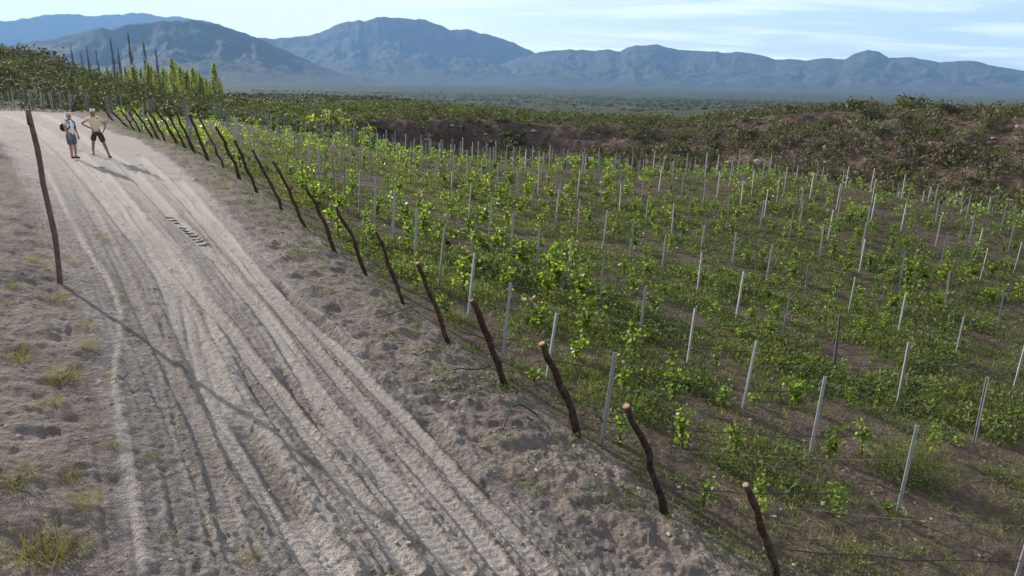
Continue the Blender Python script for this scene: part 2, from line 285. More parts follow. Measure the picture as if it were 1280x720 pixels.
def detail(X, Y):
    """ruts, mounds and lumps; returns height, paleness of the ground"""
    X = np.asarray(X, float); Y = np.asarray(Y, float)
    r = np.hypot(X, Y)
    h = np.zeros(X.shape); pale = np.zeros(X.shape)
    near = (r < 75)
    fade = 1 - sstep(55, 75, r)
    d_st = X - stake_x(Y)                       # metres to the right of the stakes
    track = sstep(-0.3, 0.6, X - edge_x(Y)) * (1 - sstep(-2.6, -1.9, d_st))
    verge = sstep(-3.2, -2.2, d_st) * (1 - sstep(0.0, 0.9, d_st))
    left = 1 - sstep(-0.4, 0.5, X - edge_x(Y))
    vine = sstep(0.0, 1.0, d_st)
    hn = 0.035 * fbm(X / 0.9, Y / 0.9, 3, 31) + 0.022 * fbm(X / 0.22, Y / 0.22, 2, 35)
    h += fade * hn * (1 - 0.55 * track)
    # loose mounds and footprints beside the stakes
    lump = np.maximum(fbm(X / 0.62, Y / 0.62, 4, 41, 0.55), -0.22)
    h += fade * verge * (0.13 * np.exp(-((d_st + 1.0) / 0.9) ** 2) + 0.11 * lump + 0.05 * ridged(X / 0.34, Y / 0.34, 3, 45) + 0.02 * np.abs(perlin(X / 0.09, Y / 0.09, 47)))
    h += fade * left * (0.22 * np.maximum(fbm(X / 2.3, Y / 2.3, 3, 51), -0.1) + 0.05 * fbm(X / 0.5, Y / 0.5, 3, 55) + 0.03 * ridged(X / 0.2, Y / 0.2, 2, 57))
    h += fade * vine * (0.07 * fbm(X / 1.3, Y / 1.3, 3, 61) + 0.03 * fbm(X / 0.3, Y / 0.3, 2, 65))
    h += fade * track * (0.034 * ridged(X / 0.13, Y / 0.13, 2, 71) + 0.03 * np.maximum(perlin(X / 0.35, Y / 0.35, 73), 0))
    idx = np.where(near & (r < 60))
    if len(idx[0]):
        x, y = X[idx], Y[idx]
        hh = np.zeros(x.shape); pp = np.zeros(x.shape); fm = np.zeros(x.shape)
        wob = 0.04 * perlin(x / 1.6, y / 1.6, 81) + 0.018 * perlin(x / 0.13, y / 0.13, 83)
        rr = r[idx]
        for k, (w, dep, sh, pl) in BAND_SHAPE.items():
            sd, arc = line_dist(x, y, LINES[k])
            sd = sd + wob
            wid = w * (1 + 0.9 * sstep(12, 40, rr))
            a = np.abs(sd) / wid
            vary = 0.75 + 0.5 * perlin(arc / 1.7, sd * 0 + 3.3, 85)
            flat = 1 - sstep(0.88, 1.10, a)
            lump2 = 0.7 + 0.9 * np.abs(perlin(x / 0.11, y / 0.11, 87))
            if dep < 0:
                hh += -dep * vary * np.exp(-(a * 1.1) ** 2) * lump2 * 1.3
            else:
                hh = hh * (1 - 0.8 * flat) - dep * vary * flat
                hh += sh * vary * lump2 * np.exp(-((a - 1.36) / 0.20) ** 2)
                # ribs pressed by the tyre
                hh += flat * 0.006 * np.sin(arc * 2 * np.pi / 0.10 + np.abs(sd) * 14)
                fm = np.maximum(fm, flat * (0.7 + 0.5 * perlin(arc / 1.3, sd * 0 + 7.7, 95)))
            # faint lines of other tyres beside the main rut
            for off, gd in ((-0.62, .018), (-0.47, .024), (-0.33, .016), (0.30, .022), (0.42, .016), (0.58, .024), (0.74, .014)):
                off = off * (1 + 0.25 * math.sin(len(k) * 7 + ord(k[-1]) * 3 + off * 20))
                on = sstep(-0.1, 0.15, perlin(arc / 2.6 + off * 31 + ord(k[-1]), arc * 0 + off * 9, 93))
                gv = np.exp(-((sd - off) / (0.030 * (1 + 0.9 * sstep(12, 40, rr)))) ** 2) * on
                hh -= gd * gv
                pp = np.maximum(pp, 0.5 * on * np.exp(-((sd - off - 0.06) / 0.05) ** 2) * pl)
            pp = np.maximum(pp, pl * (1 - sstep(0.92, 1.35, a)) * (0.82 + 0.35 * perlin(arc / 2.2, sd * 2, 89)))
        # two deep troughs left by a spinning wheel
        for k, off, s0, s1, dep in (('P8', -0.28, 13.0, 17.5, 0.15), ('P8', -0.30, 19.5, 22.5, 0.12), ('P5', -0.30, 22.5, 25.0, 0.14), ('P4', 0.27, 12.0, 15.0, 0.10)):
            sd, arc = line_dist(x, y, LINES[k])
            m = np.exp(-((sd - off) / 0.13) ** 4) * sstep(s0, s0 + 0.8, arc) * (1 - sstep(s1 - 0.8, s1, arc))
            hh -= dep * m
            pp *= 1 - 0.8 * m
        h[idx] = h[idx] * (1 - 0.8 * np.clip(fm, 0, 1)) + hh; pale[idx] = pp
    pale += (1 - np.clip(pale, 0, 1)) * fade * track * 0.62 * sstep(13, 30, r)     # trodden smoother further up
    pale += fade * (1 - vine) * (0.20 - 0.12 * track) * np.clip(0.5 + fbm(X / 1.6, Y / 1.6, 3, 91), 0, 1)
    pale *= 0.80 + 0.20 * sstep(8, 22, r)          # less pale close to the camera
    return h * (r < 75), np.clip(pale, 0, 1)
def ground_z(X, Y):
    X = np.atleast_1d(np.asarray(X, float)); Y = np.atleast_1d(np.asarray(Y, float))
    return base_z(X, Y) + detail(X, Y)[0]
def gz(x, y):
    return float(ground_z(x, y)[0])

# ------------------------------------------------------------------ mesh helpers
def mesh_np(name, V, F, mats=(), smooth=False, attrs=None):
    """V (n,3), F (m,3|4) -> mesh"""
    V = np.ascontiguousarray(V, np.float32); F = np.ascontiguousarray(F, np.int32)
    me = bpy.data.meshes.new(name)
    k = F.shape[1]
    me.vertices.add(len(V)); me.vertices.foreach_set('co', V.ravel())
    me.loops.add(F.size); me.loops.foreach_set('vertex_index', F.ravel())
    me.polygons.add(len(F))
    me.polygons.foreach_set('loop_start', np.arange(0, F.size, k, dtype=np.int32))
    try:
        me.polygons.foreach_set('loop_total', np.full(len(F), k, np.int32))
    except Exception:
        pass
    me.update(calc_edges=True)
    me.polygons.foreach_set('use_smooth', np.full(len(F), smooth, bool))
    for an, av in (attrs or {}).items():
        at = me.attributes.new(an, 'FLOAT', 'POINT')
        at.data.foreach_set('value', np.ascontiguousarray(av, np.float32))
    for m in mats:
        me.materials.append(m)
    return me
def link(name, me, parent=None, loc=None, rot=None, scale=None, kind=None):
    o = bpy.data.objects.new(name, me)
    COL.objects.link(o)
    if parent: o.parent = parent
    if loc is not None: o.location = loc
    if rot is not None: o.rotation_euler = rot
    if scale is not None: o.scale = scale
    if kind: o['kind'] = kind
    return o
def thing(name, label, cat, loc, rot=(0, 0, 0), group=None, scale=(1, 1, 1)):
    o = link(name, None, None, loc, rot, scale)
    tag(o, label, cat, group)
    return o
def tag(o, label, cat, group=None):
    o['label'] = label; o['category'] = cat
    if group: o['group'] = group
    return o
class Soup:
    """collects pieces into one vertex/face list (quads as two triangles)"""
    def __init__(s): s.V = []; s.F = []; s.n = 0
    def add(s, V, F):
        V = np.asarray(V, float); F = np.asarray(F, int)
        if F.shape[1] == 4: F = np.concatenate([F[:, [0, 1, 2]], F[:, [0, 2, 3]]])
        s.V.append(V); s.F.append(F + s.n); s.n += len(V)
        return s
    def arr(s): return np.concatenate(s.V), np.concatenate(s.F)
    def mesh(s, name, mats=(), smooth=False): return mesh_np(name, *s.arr(), mats, smooth)
def tube(P, R, n=6, cap=True, rng=None, rough=0.0):
    P = np.asarray(P, float); m = len(P)
    R = np.broadcast_to(np.asarray(R, float), (m,))
    T = np.gradient(P, axis=0); T /= np.linalg.norm(T, axis=1)[:, None] + 1e-9
    ref = np.array([0, 0, 1.0]) if abs(T[:, 2]).mean() < 0.8 else np.array([1.0, 0, 0])
    A = np.cross(T, ref); A /= np.linalg.norm(A, axis=1)[:, None]; B = np.cross(T, A)
    th = np.arange(n) * 2 * np.pi / n
    rr = R[:, None] * (1 + (rough * (rng.random((m, n)) - 0.5) * 2 if rng is not None else 0))
    V = P[:, None, :] + rr[..., None] * (np.cos(th)[None, :, None] * A[:, None] + np.sin(th)[None, :, None] * B[:, None])
    V = V.reshape(-1, 3)
    F = []
    for i in range(m - 1):
        for j in range(n):
            F.append((i * n + j, i * n + (j + 1) % n, (i + 1) * n + (j + 1) % n, (i + 1) * n + j))
    F = np.array(F)
    F = np.concatenate([F[:, [0, 1, 2]], F[:, [0, 2, 3]]])
    if cap:
        V = np.concatenate([V, P[:1], P[-1:]]); c0, c1 = len(V) - 2, len(V) - 1
        e = [(c0, (j + 1) % n, j) for j in range(n)] + [(c1, (m - 1) * n + j, (m - 1) * n + (j + 1) % n) for j in range(n)]
        F = np.concatenate([F, e])
    return V, F
def leaves(C, size, rng, up=0.3, width=0.8, out=None):
    """small folded leaf quads at the centres C"""
    C = np.asarray(C, float); n = len(C)
    size = np.broadcast_to(np.asarray(size, float), (n,))
    nrm = rng.normal(size=(n, 3)); nrm[:, 2] += up
    if out is not None: nrm += out
    nrm /= np.linalg.norm(nrm, axis=1)[:, None]
    t = rng.normal(size=(n, 3)); t -= (t * nrm).sum(1)[:, None] * nrm; t /= np.linalg.norm(t, axis=1)[:, None]
    b = np.cross(nrm, t)
    s = size[:, None]
    V = np.stack([C - t * s * 0.5, C + b * s * 0.5 * width + t * s * 0.02, C + t * s * 0.5, C - b * s * 0.5 * width + t * s * 0.02 + nrm * s * 0.12], 1).reshape(-1, 3)
    i = np.arange(n)[:, None] * 4
    F = np.concatenate([i + [0, 1, 2], i + [0, 2, 3]])
    return V, F
def blades(C, L, rng, w=0.012, lean=0.5):
    """grass blades: thin triangles rising from C"""
    C = np.asarray(C, float); n = len(C)
    L = np.broadcast_to(np.asarray(L, float), (n,))[:, None]
    d = rng.normal(size=(n, 3)) * lean; d[:, 2] = np.abs(d[:, 2]) * 0.3 + 1
    d /= np.linalg.norm(d, axis=1)[:, None]
    a = rng.random(n) * 6.283
    s = np.stack([np.cos(a), np.sin(a), np.zeros(n)], 1)
    V = np.stack([C - s * w, C + s * w, C + d * L], 1).reshape(-1, 3)
    return V, np.arange(3 * n).reshape(-1, 3)
def scatter(templates, pos, scale, rng, squash=None):
    """copies of template (V,F) at the positions, joined into one vertex list"""
    S = Soup()
    pick = rng.integers(0, len(templates), len(pos))
    for t, (V, F) in enumerate(templates):
        m = np.where(pick == t)[0]
        if not len(m): continue
        a = rng.random(len(m)) * 6.283
        c, s = np.cos(a)[:, None], np.sin(a)[:, None]
        sc = scale[m][:, None]
        X = (V[:, 0] * c - V[:, 1] * s) * sc + pos[m, 0:1]
        Y = (V[:, 0] * s + V[:, 1] * c) * sc + pos[m, 1:2]
        zs = sc if squash is None else sc * squash[m][:, None]
        Z = V[None, :, 2] * zs + pos[m, 2:3]
        VV = np.stack([X, Y, Z], -1).reshape(-1, 3)
        FF = (F[None] + (np.arange(len(m)) * len(V))[:, None, None]).reshape(-1, 3)
        S.add(VV, FF)
    return S
def ordw(n):
    w = ['zeroth', 'first', 'second', 'third', 'fourth', 'fifth', 'sixth', 'seventh', 'eighth', 'ninth', 'tenth', 'eleventh', 'twelfth', 'thirteenth', 'fourteenth', 'fifteenth', 'sixteenth', 'seventeenth', 'eighteenth', 'nineteenth', 'twentieth']
    if n <= 20: return w[n]
    if n < 30: return 'twenty-' + w[n - 20]
    if n == 30: return 'thirtieth'
    return 'thirty-' + w[n - 30]

# ------------------------------------------------------------------ materials
def new_mat(name):
    m = bpy.data.materials.new(name); m.use_nodes = True
    m.node_tree.nodes.clear()
    return m, m.node_tree
def lk(nt, a, b): nt.links.new(a, b)
def noise(nt, scale, detail=4, rough=0.55, vec=None, dist=0.0):
    n = N(nt, 'ShaderNodeTexNoise')
    n.inputs['Scale'].default_value = scale; n.inputs['Detail'].default_value = detail
    n.inputs['Roughness'].default_value = rough; n.inputs['Distortion'].default_value = dist
    if vec is not None: lk(nt, vec, n.inputs['Vector'])
    return n.outputs['Fac']
def ramp(nt, fac, stops):
    n = N(nt, 'ShaderNodeValToRGB')
    e = n.color_ramp.elements
    while len(e) < len(stops): e.new(0.5)
    for i, (p, c) in enumerate(stops):
        e[i].position = p; e[i].color = (*c, 1)
    lk(nt, fac, n.inputs[0])
    return n.outputs[0]
def mixc(nt, fac, a, b, mode='MIX'):
    n = N(nt, 'ShaderNodeMixRGB', blend_type=mode)
    for i, v in enumerate((fac, a, b)):
        if isinstance(v, (int, float)): n.inputs[i].default_value = v
        elif isinstance(v, tuple): n.inputs[i].default_value = (*v, 1)
        else: lk(nt, v, n.inputs[i])
    return n.outputs[0]
def mth(nt, op, a, b=0.0, clamp=False):
    n = N(nt, 'ShaderNodeMath', operation=op, use_clamp=clamp)
    for i, v in enumerate((a, b)):
        if isinstance(v, (int, float)): n.inputs[i].default_value = v
        else: lk(nt, v, n.inputs[i])
    return n.outputs[0]
def principled(nt, color, rough=0.9, spec=0.2, metal=0.0, bump=None, bump_d=0.02, bump_s=1.0):
    p = N(nt, 'ShaderNodeBsdfPrincipled')
    for k, v in (('Base Color', color), ('Roughness', rough), ('Specular IOR Level', spec), ('Metallic', metal)):
        if isinstance(v, (int, float)): p.inputs[k].default_value = v
        elif isinstance(v, tuple): p.inputs[k].default_value = (*v, 1)
        else: lk(nt, v, p.inputs[k])
    if bump is not None:
        b = N(nt, 'ShaderNodeBump'); b.inputs['Distance'].default_value = bump_d; b.inputs['Strength'].default_value = bump_s
        lk(nt, bump, b.inputs['Height']); lk(nt, b.outputs[0], p.inputs['Normal'])
    o = N(nt, 'ShaderNodeOutputMaterial'); lk(nt, p.outputs[0], o.inputs[0])
    return p
def coords(nt):
    return N(nt, 'ShaderNodeNewGeometry').outputs['Position']
def soil_mat(name, dark, mid, pale, green=None, gscale=0.2):
    m, nt = new_mat(name)
    v = coords(nt)
    big = noise(nt, 0.55, 5, 0.6, v); fine = noise(nt, 9, 5, 0.65, v); grit = noise(nt, 48, 3, 0.7, v)
    c = mixc(nt, ramp(nt, big, [(0.32, (0, 0, 0)), (0.68, (1, 1, 1))]), dark, mid)
    c = mixc(nt, mth(nt, 'MULTIPLY', ramp(nt, fine, [(0.40, (0, 0, 0)), (0.75, (1, 1, 1))]), 0.28), c, pale)
    a = N(nt, 'ShaderNodeAttribute', attribute_name='pale').outputs['Fac']
    sand = mixc(nt, ramp(nt, grit, [(0.38, (0, 0, 0)), (0.6, (1, 1, 1))]), tuple(x * 0.82 for x in pale), tuple(min(1, x * 1.10) for x in pale))
    c = mixc(nt, mth(nt, 'MULTIPLY', a, mth(nt, 'ADD', 0.55, mth(nt, 'MULTIPLY', fine, 0.75)), True), c, sand)
    vor = N(nt, 'ShaderNodeTexVoronoi'); vor.inputs['Scale'].default_value = 34; lk(nt, v, vor.inputs['Vector'])
    peb = ramp(nt, vor.outputs['Distance'], [(0.10, (1, 1, 1)), (0.32, (0, 0, 0))])
    tone = ramp(nt, vor.outputs['Color'], [(0.25, tuple(x * 0.55 for x in dark)), (0.75, tuple(min(1, x * 1.15) for x in pale))])
    keep = mth(nt, 'MULTIPLY', peb, mth(nt, 'MULTIPLY', mth(nt, 'SUBTRACT', 1.0, mth(nt, 'MULTIPLY', a, 0.7), True), 0.72), True)
    c = mixc(nt, keep, c, tone)
    if green:
        g = noise(nt, gscale, 5, 0.6, v)
        c = mixc(nt, mth(nt, 'MULTIPLY', ramp(nt, g, [(0.45, (0, 0, 0)), (0.62, (1, 1, 1))]), 0.7), c, green)
    vo2 = N(nt, 'ShaderNodeTexVoronoi'); vo2.inputs['Scale'].default_value = 11; lk(nt, v, vo2.inputs['Vector'])
    clod = mth(nt, 'MULTIPLY', ramp(nt, vo2.outputs['Distance'], [(0.15, (1, 1, 1)), (0.55, (0, 0, 0))]), mth(nt, 'MULTIPLY', mth(nt, 'SUBTRACT', 1.0, a, True), 0.55))
    fine_ = fine
    h = mth(nt, 'ADD', mth(nt, 'ADD', mth(nt, 'MULTIPLY', fine, 0.9), mth(nt, 'MULTIPLY', clod, big)), mth(nt, 'ADD', mth(nt, 'MULTIPLY', grit, 0.3), mth(nt, 'MULTIPLY', peb, 0.22)))
    principled(nt, c, 0.95, 0.08, bump=h, bump_d=0.085, bump_s=1.0)
    return m
def leaf_mat(name, cols, trans=0.45, tcol=1.5, rough=0.5, extra=None):
    """cols: list of colours picked per leaf; light passes through"""
    m, nt = new_mat(name)
    rnd = N(nt, 'ShaderNodeNewGeometry').outputs['Random Per Island']
    stops = [(i / max(1, len(cols) - 1), c) for i, c in enumerate(cols)]
    c = ramp(nt, rnd, stops)
    v = coords(nt)
    pn = noise(nt, 0.35, 3, 0.5, v)
    c = mixc(nt, 1.0, c, ramp(nt, pn, [(0.3, (0.72, 0.76, 0.78)), (0.7, (1.2, 1.15, 0.95))]), 'MULTIPLY')
    oi = N(nt, 'ShaderNodeObjectInfo').outputs['Random']
    c = mixc(nt, 1.0, c, ramp(nt, oi, [(0.0, (0.82, 0.85, 0.85)), (1.0, (1.12, 1.1, 0.95))]), 'MULTIPLY')
    d = N(nt, 'ShaderNodeBsdfPrincipled'); d.inputs['Roughness'].default_value = rough; d.inputs['Specular IOR Level'].default_value = 0.35
    lk(nt, c, d.inputs['Base Color'])
    t = N(nt, 'ShaderNodeBsdfTranslucent')
    lk(nt, mixc(nt, 1.0, c, (tcol, tcol * 0.98, tcol * 0.35), 'MULTIPLY'), t.inputs[0])
    x = N(nt, 'ShaderNodeMixShader'); x.inputs[0].default_value = trans
    lk(nt, d.outputs[0], x.inputs[1]); lk(nt, t.outputs[0], x.inputs[2])
    o = N(nt, 'ShaderNodeOutputMaterial'); lk(nt, x.outputs[0], o.inputs[0])
    return m
def plain(name, color, rough=0.7, spec=0.3, metal=0.0, var=0.25, scale=30, bump_d=0.004):
    m, nt = new_mat(name)
    v = N(nt, 'ShaderNodeTexCoord').outputs['Object']
    n = noise(nt, scale, 4, 0.6, v)
    c = ramp(nt, n, [(0.3, tuple(x * (1 - var) for x in color)), (0.7, tuple(min(1, x * (1 + var)) for x in color))])
    principled(nt, c, rough, spec, metal, bump=n, bump_d=bump_d)
    return m

M_TRACK = soil_mat('track_sand', (0.088, 0.075, 0.071), (0.145, 0.123, 0.115), (0.39, 0.352, 0.318))
M_SANDY = soil_mat('verge_soil', (0.092, 0.075, 0.068), (0.145, 0.119, 0.106), (0.32, 0.272, 0.233))
M_FIELD = soil_mat('field_soil', (0.055, 0.041, 0.031), (0.09, 0.068, 0.053), (0.20, 0.16, 0.13))
M_HILL = soil_mat('hill_soil', (0.10, 0.082, 0.06), (0.15, 0.12, 0.09), (0.24, 0.20, 0.16), (0.05, 0.06, 0.030), 0.12)  # darkened to olive so the gaps between bushes look like shadow
def far_mat(name, cols, s1, s2, bump=1.0):
    m, nt = new_mat(name)
    v = coords(nt)
    n1 = noise(nt, s1, 6, 0.62, v); n2 = noise(nt, s2, 5, 0.65, v)
    c = ramp(nt, n1, [(0.34, cols[0]), (0.52, cols[1]), (0.68, cols[2])])
    c = mixc(nt, ramp(nt, n2, [(0.46, (0, 0, 0)), (0.56, (1, 1, 1))]), c, cols[3])
    principled(nt, c, 0.95, 0.05, bump=mth(nt, 'ADD', n1, n2), bump_d=bump)
    return m
M_BANK = far_mat('bank_earth', [(0.062, 0.042, 0.034), (0.088, 0.061, 0.049), (0.13, 0.096, 0.078), (0.05, 0.04, 0.031)], 0.28, 1.1, 0.35)
M_VALLEY = far_mat('valley_scrub', [(0.032, 0.040, 0.017), (0.046, 0.053, 0.024), (0.07, 0.068, 0.04), (0.024, 0.031, 0.015)], 0.006, 0.07, 2.0)
M_ROCK = far_mat('mountain_rock', [(0.034, 0.036, 0.032), (0.048, 0.047, 0.041), (0.068, 0.062, 0.055), (0.03, 0.034, 0.027)], 0.0035, 0.012, 9.0)
M_LEAF_VINE = leaf_mat('vine_leaf', [(0.062, 0.108, 0.020), (0.098, 0.155, 0.026), (0.15, 0.205, 0.038)], 0.55, 2.3, 0.40)
M_LEAF_WEED = leaf_mat('weed_leaf', [(0.042, 0.068, 0.026), (0.065, 0.098, 0.034), (0.10, 0.132, 0.050), (0.14, 0.15, 0.08)], 0.42, 1.7, 0.65)
M_LEAF_GRASS = leaf_mat('grass_leaf', [(0.075, 0.105, 0.03), (0.105, 0.135, 0.04), (0.145, 0.165, 0.06), (0.17, 0.165, 0.085)], 0.48, 1.8, 0.6)
M_LEAF_SCRUB = leaf_mat('scrub_leaf', [(0.035, 0.048, 0.020), (0.055, 0.066, 0.030), (0.085, 0.088, 0.046), (0.11, 0.10, 0.065)], 0.16, 1.2, 0.8)
M_LEAF_DRY = leaf_mat('dry_scrub_leaf', [(0.045, 0.042, 0.026), (0.075, 0.066, 0.042), (0.115, 0.096, 0.065), (0.06, 0.062, 0.032)], 0.2, 1.2, 0.8)
M_LEAF_PLATEAU = leaf_mat('plateau_leaf', [(0.05, 0.07, 0.022), (0.07, 0.095, 0.03), (0.10, 0.12, 0.04)], 0.3, 1.4, 0.7)
M_LEAF_POPLAR = leaf_mat('poplar_leaf', [(0.09, 0.125, 0.035), (0.14, 0.17, 0.045), (0.19, 0.21, 0.065)], 0.54, 2.0, 0.5)
M_GRASS_DRY = leaf_mat('dry_grass', [(0.16, 0.15, 0.05), (0.22, 0.20, 0.075), (0.15, 0.17, 0.05), (0.24, 0.20, 0.11)], 0.35, 1.3, 0.7)
M_TWIG = plain('grey_twig', (0.13, 0.115, 0.10), 0.9, 0.1, var=0.3)
M_BROWN_TWIG = plain('brown_twig', (0.12, 0.075, 0.05), 0.9, 0.1, var=0.3)
def bark_mat():
    m, nt = new_mat('stake_bark')
    v = N(nt, 'ShaderNodeTexCoord').outputs['Object']
    mp = N(nt, 'ShaderNodeMapping'); mp.inputs['Scale'].default_value = (1, 1, 0.18); lk(nt, v, mp.inputs[0])
    st = noise(nt, 38, 5, 0.65, mp.outputs[0]); bl = noise(nt, 6, 3, 0.6, v)
    c = ramp(nt, st, [(0.32, (0.022, 0.014, 0.011)), (0.55, (0.062, 0.038, 0.028)), (0.75, (0.13, 0.085, 0.062))])
    c = mixc(nt, mth(nt, 'MULTIPLY', ramp(nt, bl, [(0.5, (0, 0, 0)), (0.65, (1, 1, 1))]), 0.5), c, (0.11, 0.092, 0.078))
    c = mixc(nt, 1.0, c, ramp(nt, N(nt, 'ShaderNodeObjectInfo').outputs['Random'], [(0.0, (0.7, 0.7, 0.72)), (1.0, (1.3, 1.2, 1.12))]), 'MULTIPLY')
    principled(nt, c, 0.9, 0.12, bump=st, bump_d=0.035)
    return m
M_BARK = bark_mat()
M_CUT = plain('cut_wood', (0.28, 0.175, 0.11), 0.8, 0.15, var=0.2)
M_GREY_WOOD = plain('weathered_pole', (0.13, 0.095, 0.075), 0.85, 0.15, var=0.35, scale=14, bump_d=0.01)
def steel_mat():
    m, nt = new_mat('galvanised_steel')
    v = N(nt, 'ShaderNodeTexCoord').outputs['Object']
    rnd_ = N(nt, 'ShaderNodeObjectInfo').outputs['Random']
    c = ramp(nt, rnd_, [(0.0, (0.20, 0.20, 0.195)), (0.5, (0.28, 0.285, 0.29)), (1.0, (0.34, 0.35, 0.36))])
    c = mixc(nt, 1.0, c, ramp(nt, noise(nt, 7, 5, 0.65, v), [(0.3, (0.72, 0.70, 0.68)), (0.7, (1.15, 1.15, 1.15))]), 'MULTIPLY')
    s = N(nt, 'ShaderNodeSeparateXYZ'); lk(nt, v, s.inputs[0])
    rust = mth(nt, 'MULTIPLY', ramp(nt, s.outputs[2], [(0.0, (1, 1, 1)), (0.22, (0, 0, 0))]), ramp(nt, noise(nt, 16, 4, 0.7, v), [(0.42, (0, 0, 0)), (0.6, (1, 1, 1))]))
    c = mixc(nt, rust, c, (0.13, 0.075, 0.045))
    principled(nt, c, 0.6, 0.35, 0.15)
    return m
M_STEEL = steel_mat()
M_HOSE = plain('black_hose', (0.022, 0.021, 0.02), 0.5, 0.3, var=0.2)
M_WIRE = plain('wire', (0.30, 0.29, 0.28), 0.45, 0.5, 0.6, var=0.1)
M_VINE_WOOD = plain('vine_wood', (0.09, 0.06, 0.04), 0.9, 0.1, var=0.3)
def stone_mat():
    m, nt = new_mat('stone')
    rnd_ = N(nt, 'ShaderNodeNewGeometry').outputs['Random Per Island']
    c = ramp(nt, rnd_, [(0.0, (0.10, 0.08, 0.072)), (0.5, (0.18, 0.15, 0.135)), (0.85, (0.27, 0.23, 0.20)), (1.0, (0.33, 0.295, 0.26))])
    n = noise(nt, 40, 3, 0.6, coords(nt))
    principled(nt, c, 0.92, 0.1, bump=n, bump_d=0.01)
    return m
M_STONE = stone_mat()

# ------------------------------------------------------------------ the land: one polar sheet, cut into named pieces
def build_land():
    az_f = np.linspace(-46, 46, 720)
    az_c = np.linspace(46, 314, 80)[1:-1]
    az = np.radians(np.concatenate([az_f, az_c]))
    def steps(a, b, s): return list(np.exp(np.arange(math.log(a), math.log(b), s)))
    rs = np.array([1.2, 2.0, 3.0, 3.8] + steps(4.3, 20, 0.0047) + steps(20, 64, 0.0085) + steps(64, 125, 0.0080) + steps(125, 400, 0.024) + steps(400, 14500, 0.05))
    A, Rr = np.meshgrid(az, rs)
    X = (Rr * np.sin(A)).ravel(); Y = (Rr * np.cos(A)).ravel()
    hd, pale = detail(X, Y)
    Z = base_z(X, Y) + hd
    V = np.stack([X, Y, Z], 1)
    na, nr = len(az), len(rs)
    i = np.arange(nr - 1)[:, None] * na + np.arange(na)[None]
    j = np.arange(nr - 1)[:, None] * na + (np.arange(na)[None] + 1) % na
    F = np.stack([i, i + na, j + na, j], -1).reshape(-1, 4)
    F = F[:, ::-1]
    # a small cap under the drone
    cx_, cy_ = X[F].mean(1), Y[F].mean(1)
    cr = np.hypot(cx_, cy_); ca = np.degrees(np.arctan2(cx_, cy_))
    rc = np.interp(ca, CREST_AZ, CREST_R)
    dst = cx_ - stake_x(cy_)
    front = np.abs(ca) < 60
    cls = np.full(len(F), 0)                                   # sandy verge
    cls[(dst > 0.35) & (cr < rc + 10) & front] = 2             # vineyard
    trk = (cx_ > edge_x(cy_)) & (dst < -2.3) & (cr < 70) & (ca > -46)
    cls[trk] = 1
    far = cr >= rc + 10
    cls[far & (cr < 190) & (ca < -16) & (cr >= 68)] = 3        # hillside on the left
    cls[far & (cr < 190) & (ca >= -16) & front] = 4            # earth bank and its top
    cls[(cr >= 190)] = 5
    cls[(cr < 3.9)] = 0
    for k, (nm, m) in enumerate((('sandy_verge', M_SANDY), ('dirt_track', M_TRACK), ('vineyard_soil', M_FIELD), ('hillside', M_HILL), ('earth_bank', M_BANK), ('valley_floor', M_VALLEY))):
        f = F[cls == k]
        u, inv = np.unique(f, return_inverse=True)
        me = mesh_np(nm, V[u], inv.reshape(-1, 4), [m], True, {'pale': pale[u]})
        link(nm, me, kind='structure')
    # close the ground below the camera
    ring = V[:na]
    c = np.array([[0, 0, ring[:, 2].mean()]])
    me = mesh_np('ground_cap', np.concatenate([ring, c]), np.array([(k, na, (k + 1) % na) for k in range(na)]), [M_SANDY], True, {'pale': np.zeros(na + 1)})
    link('ground', me, kind='structure')
build_land()

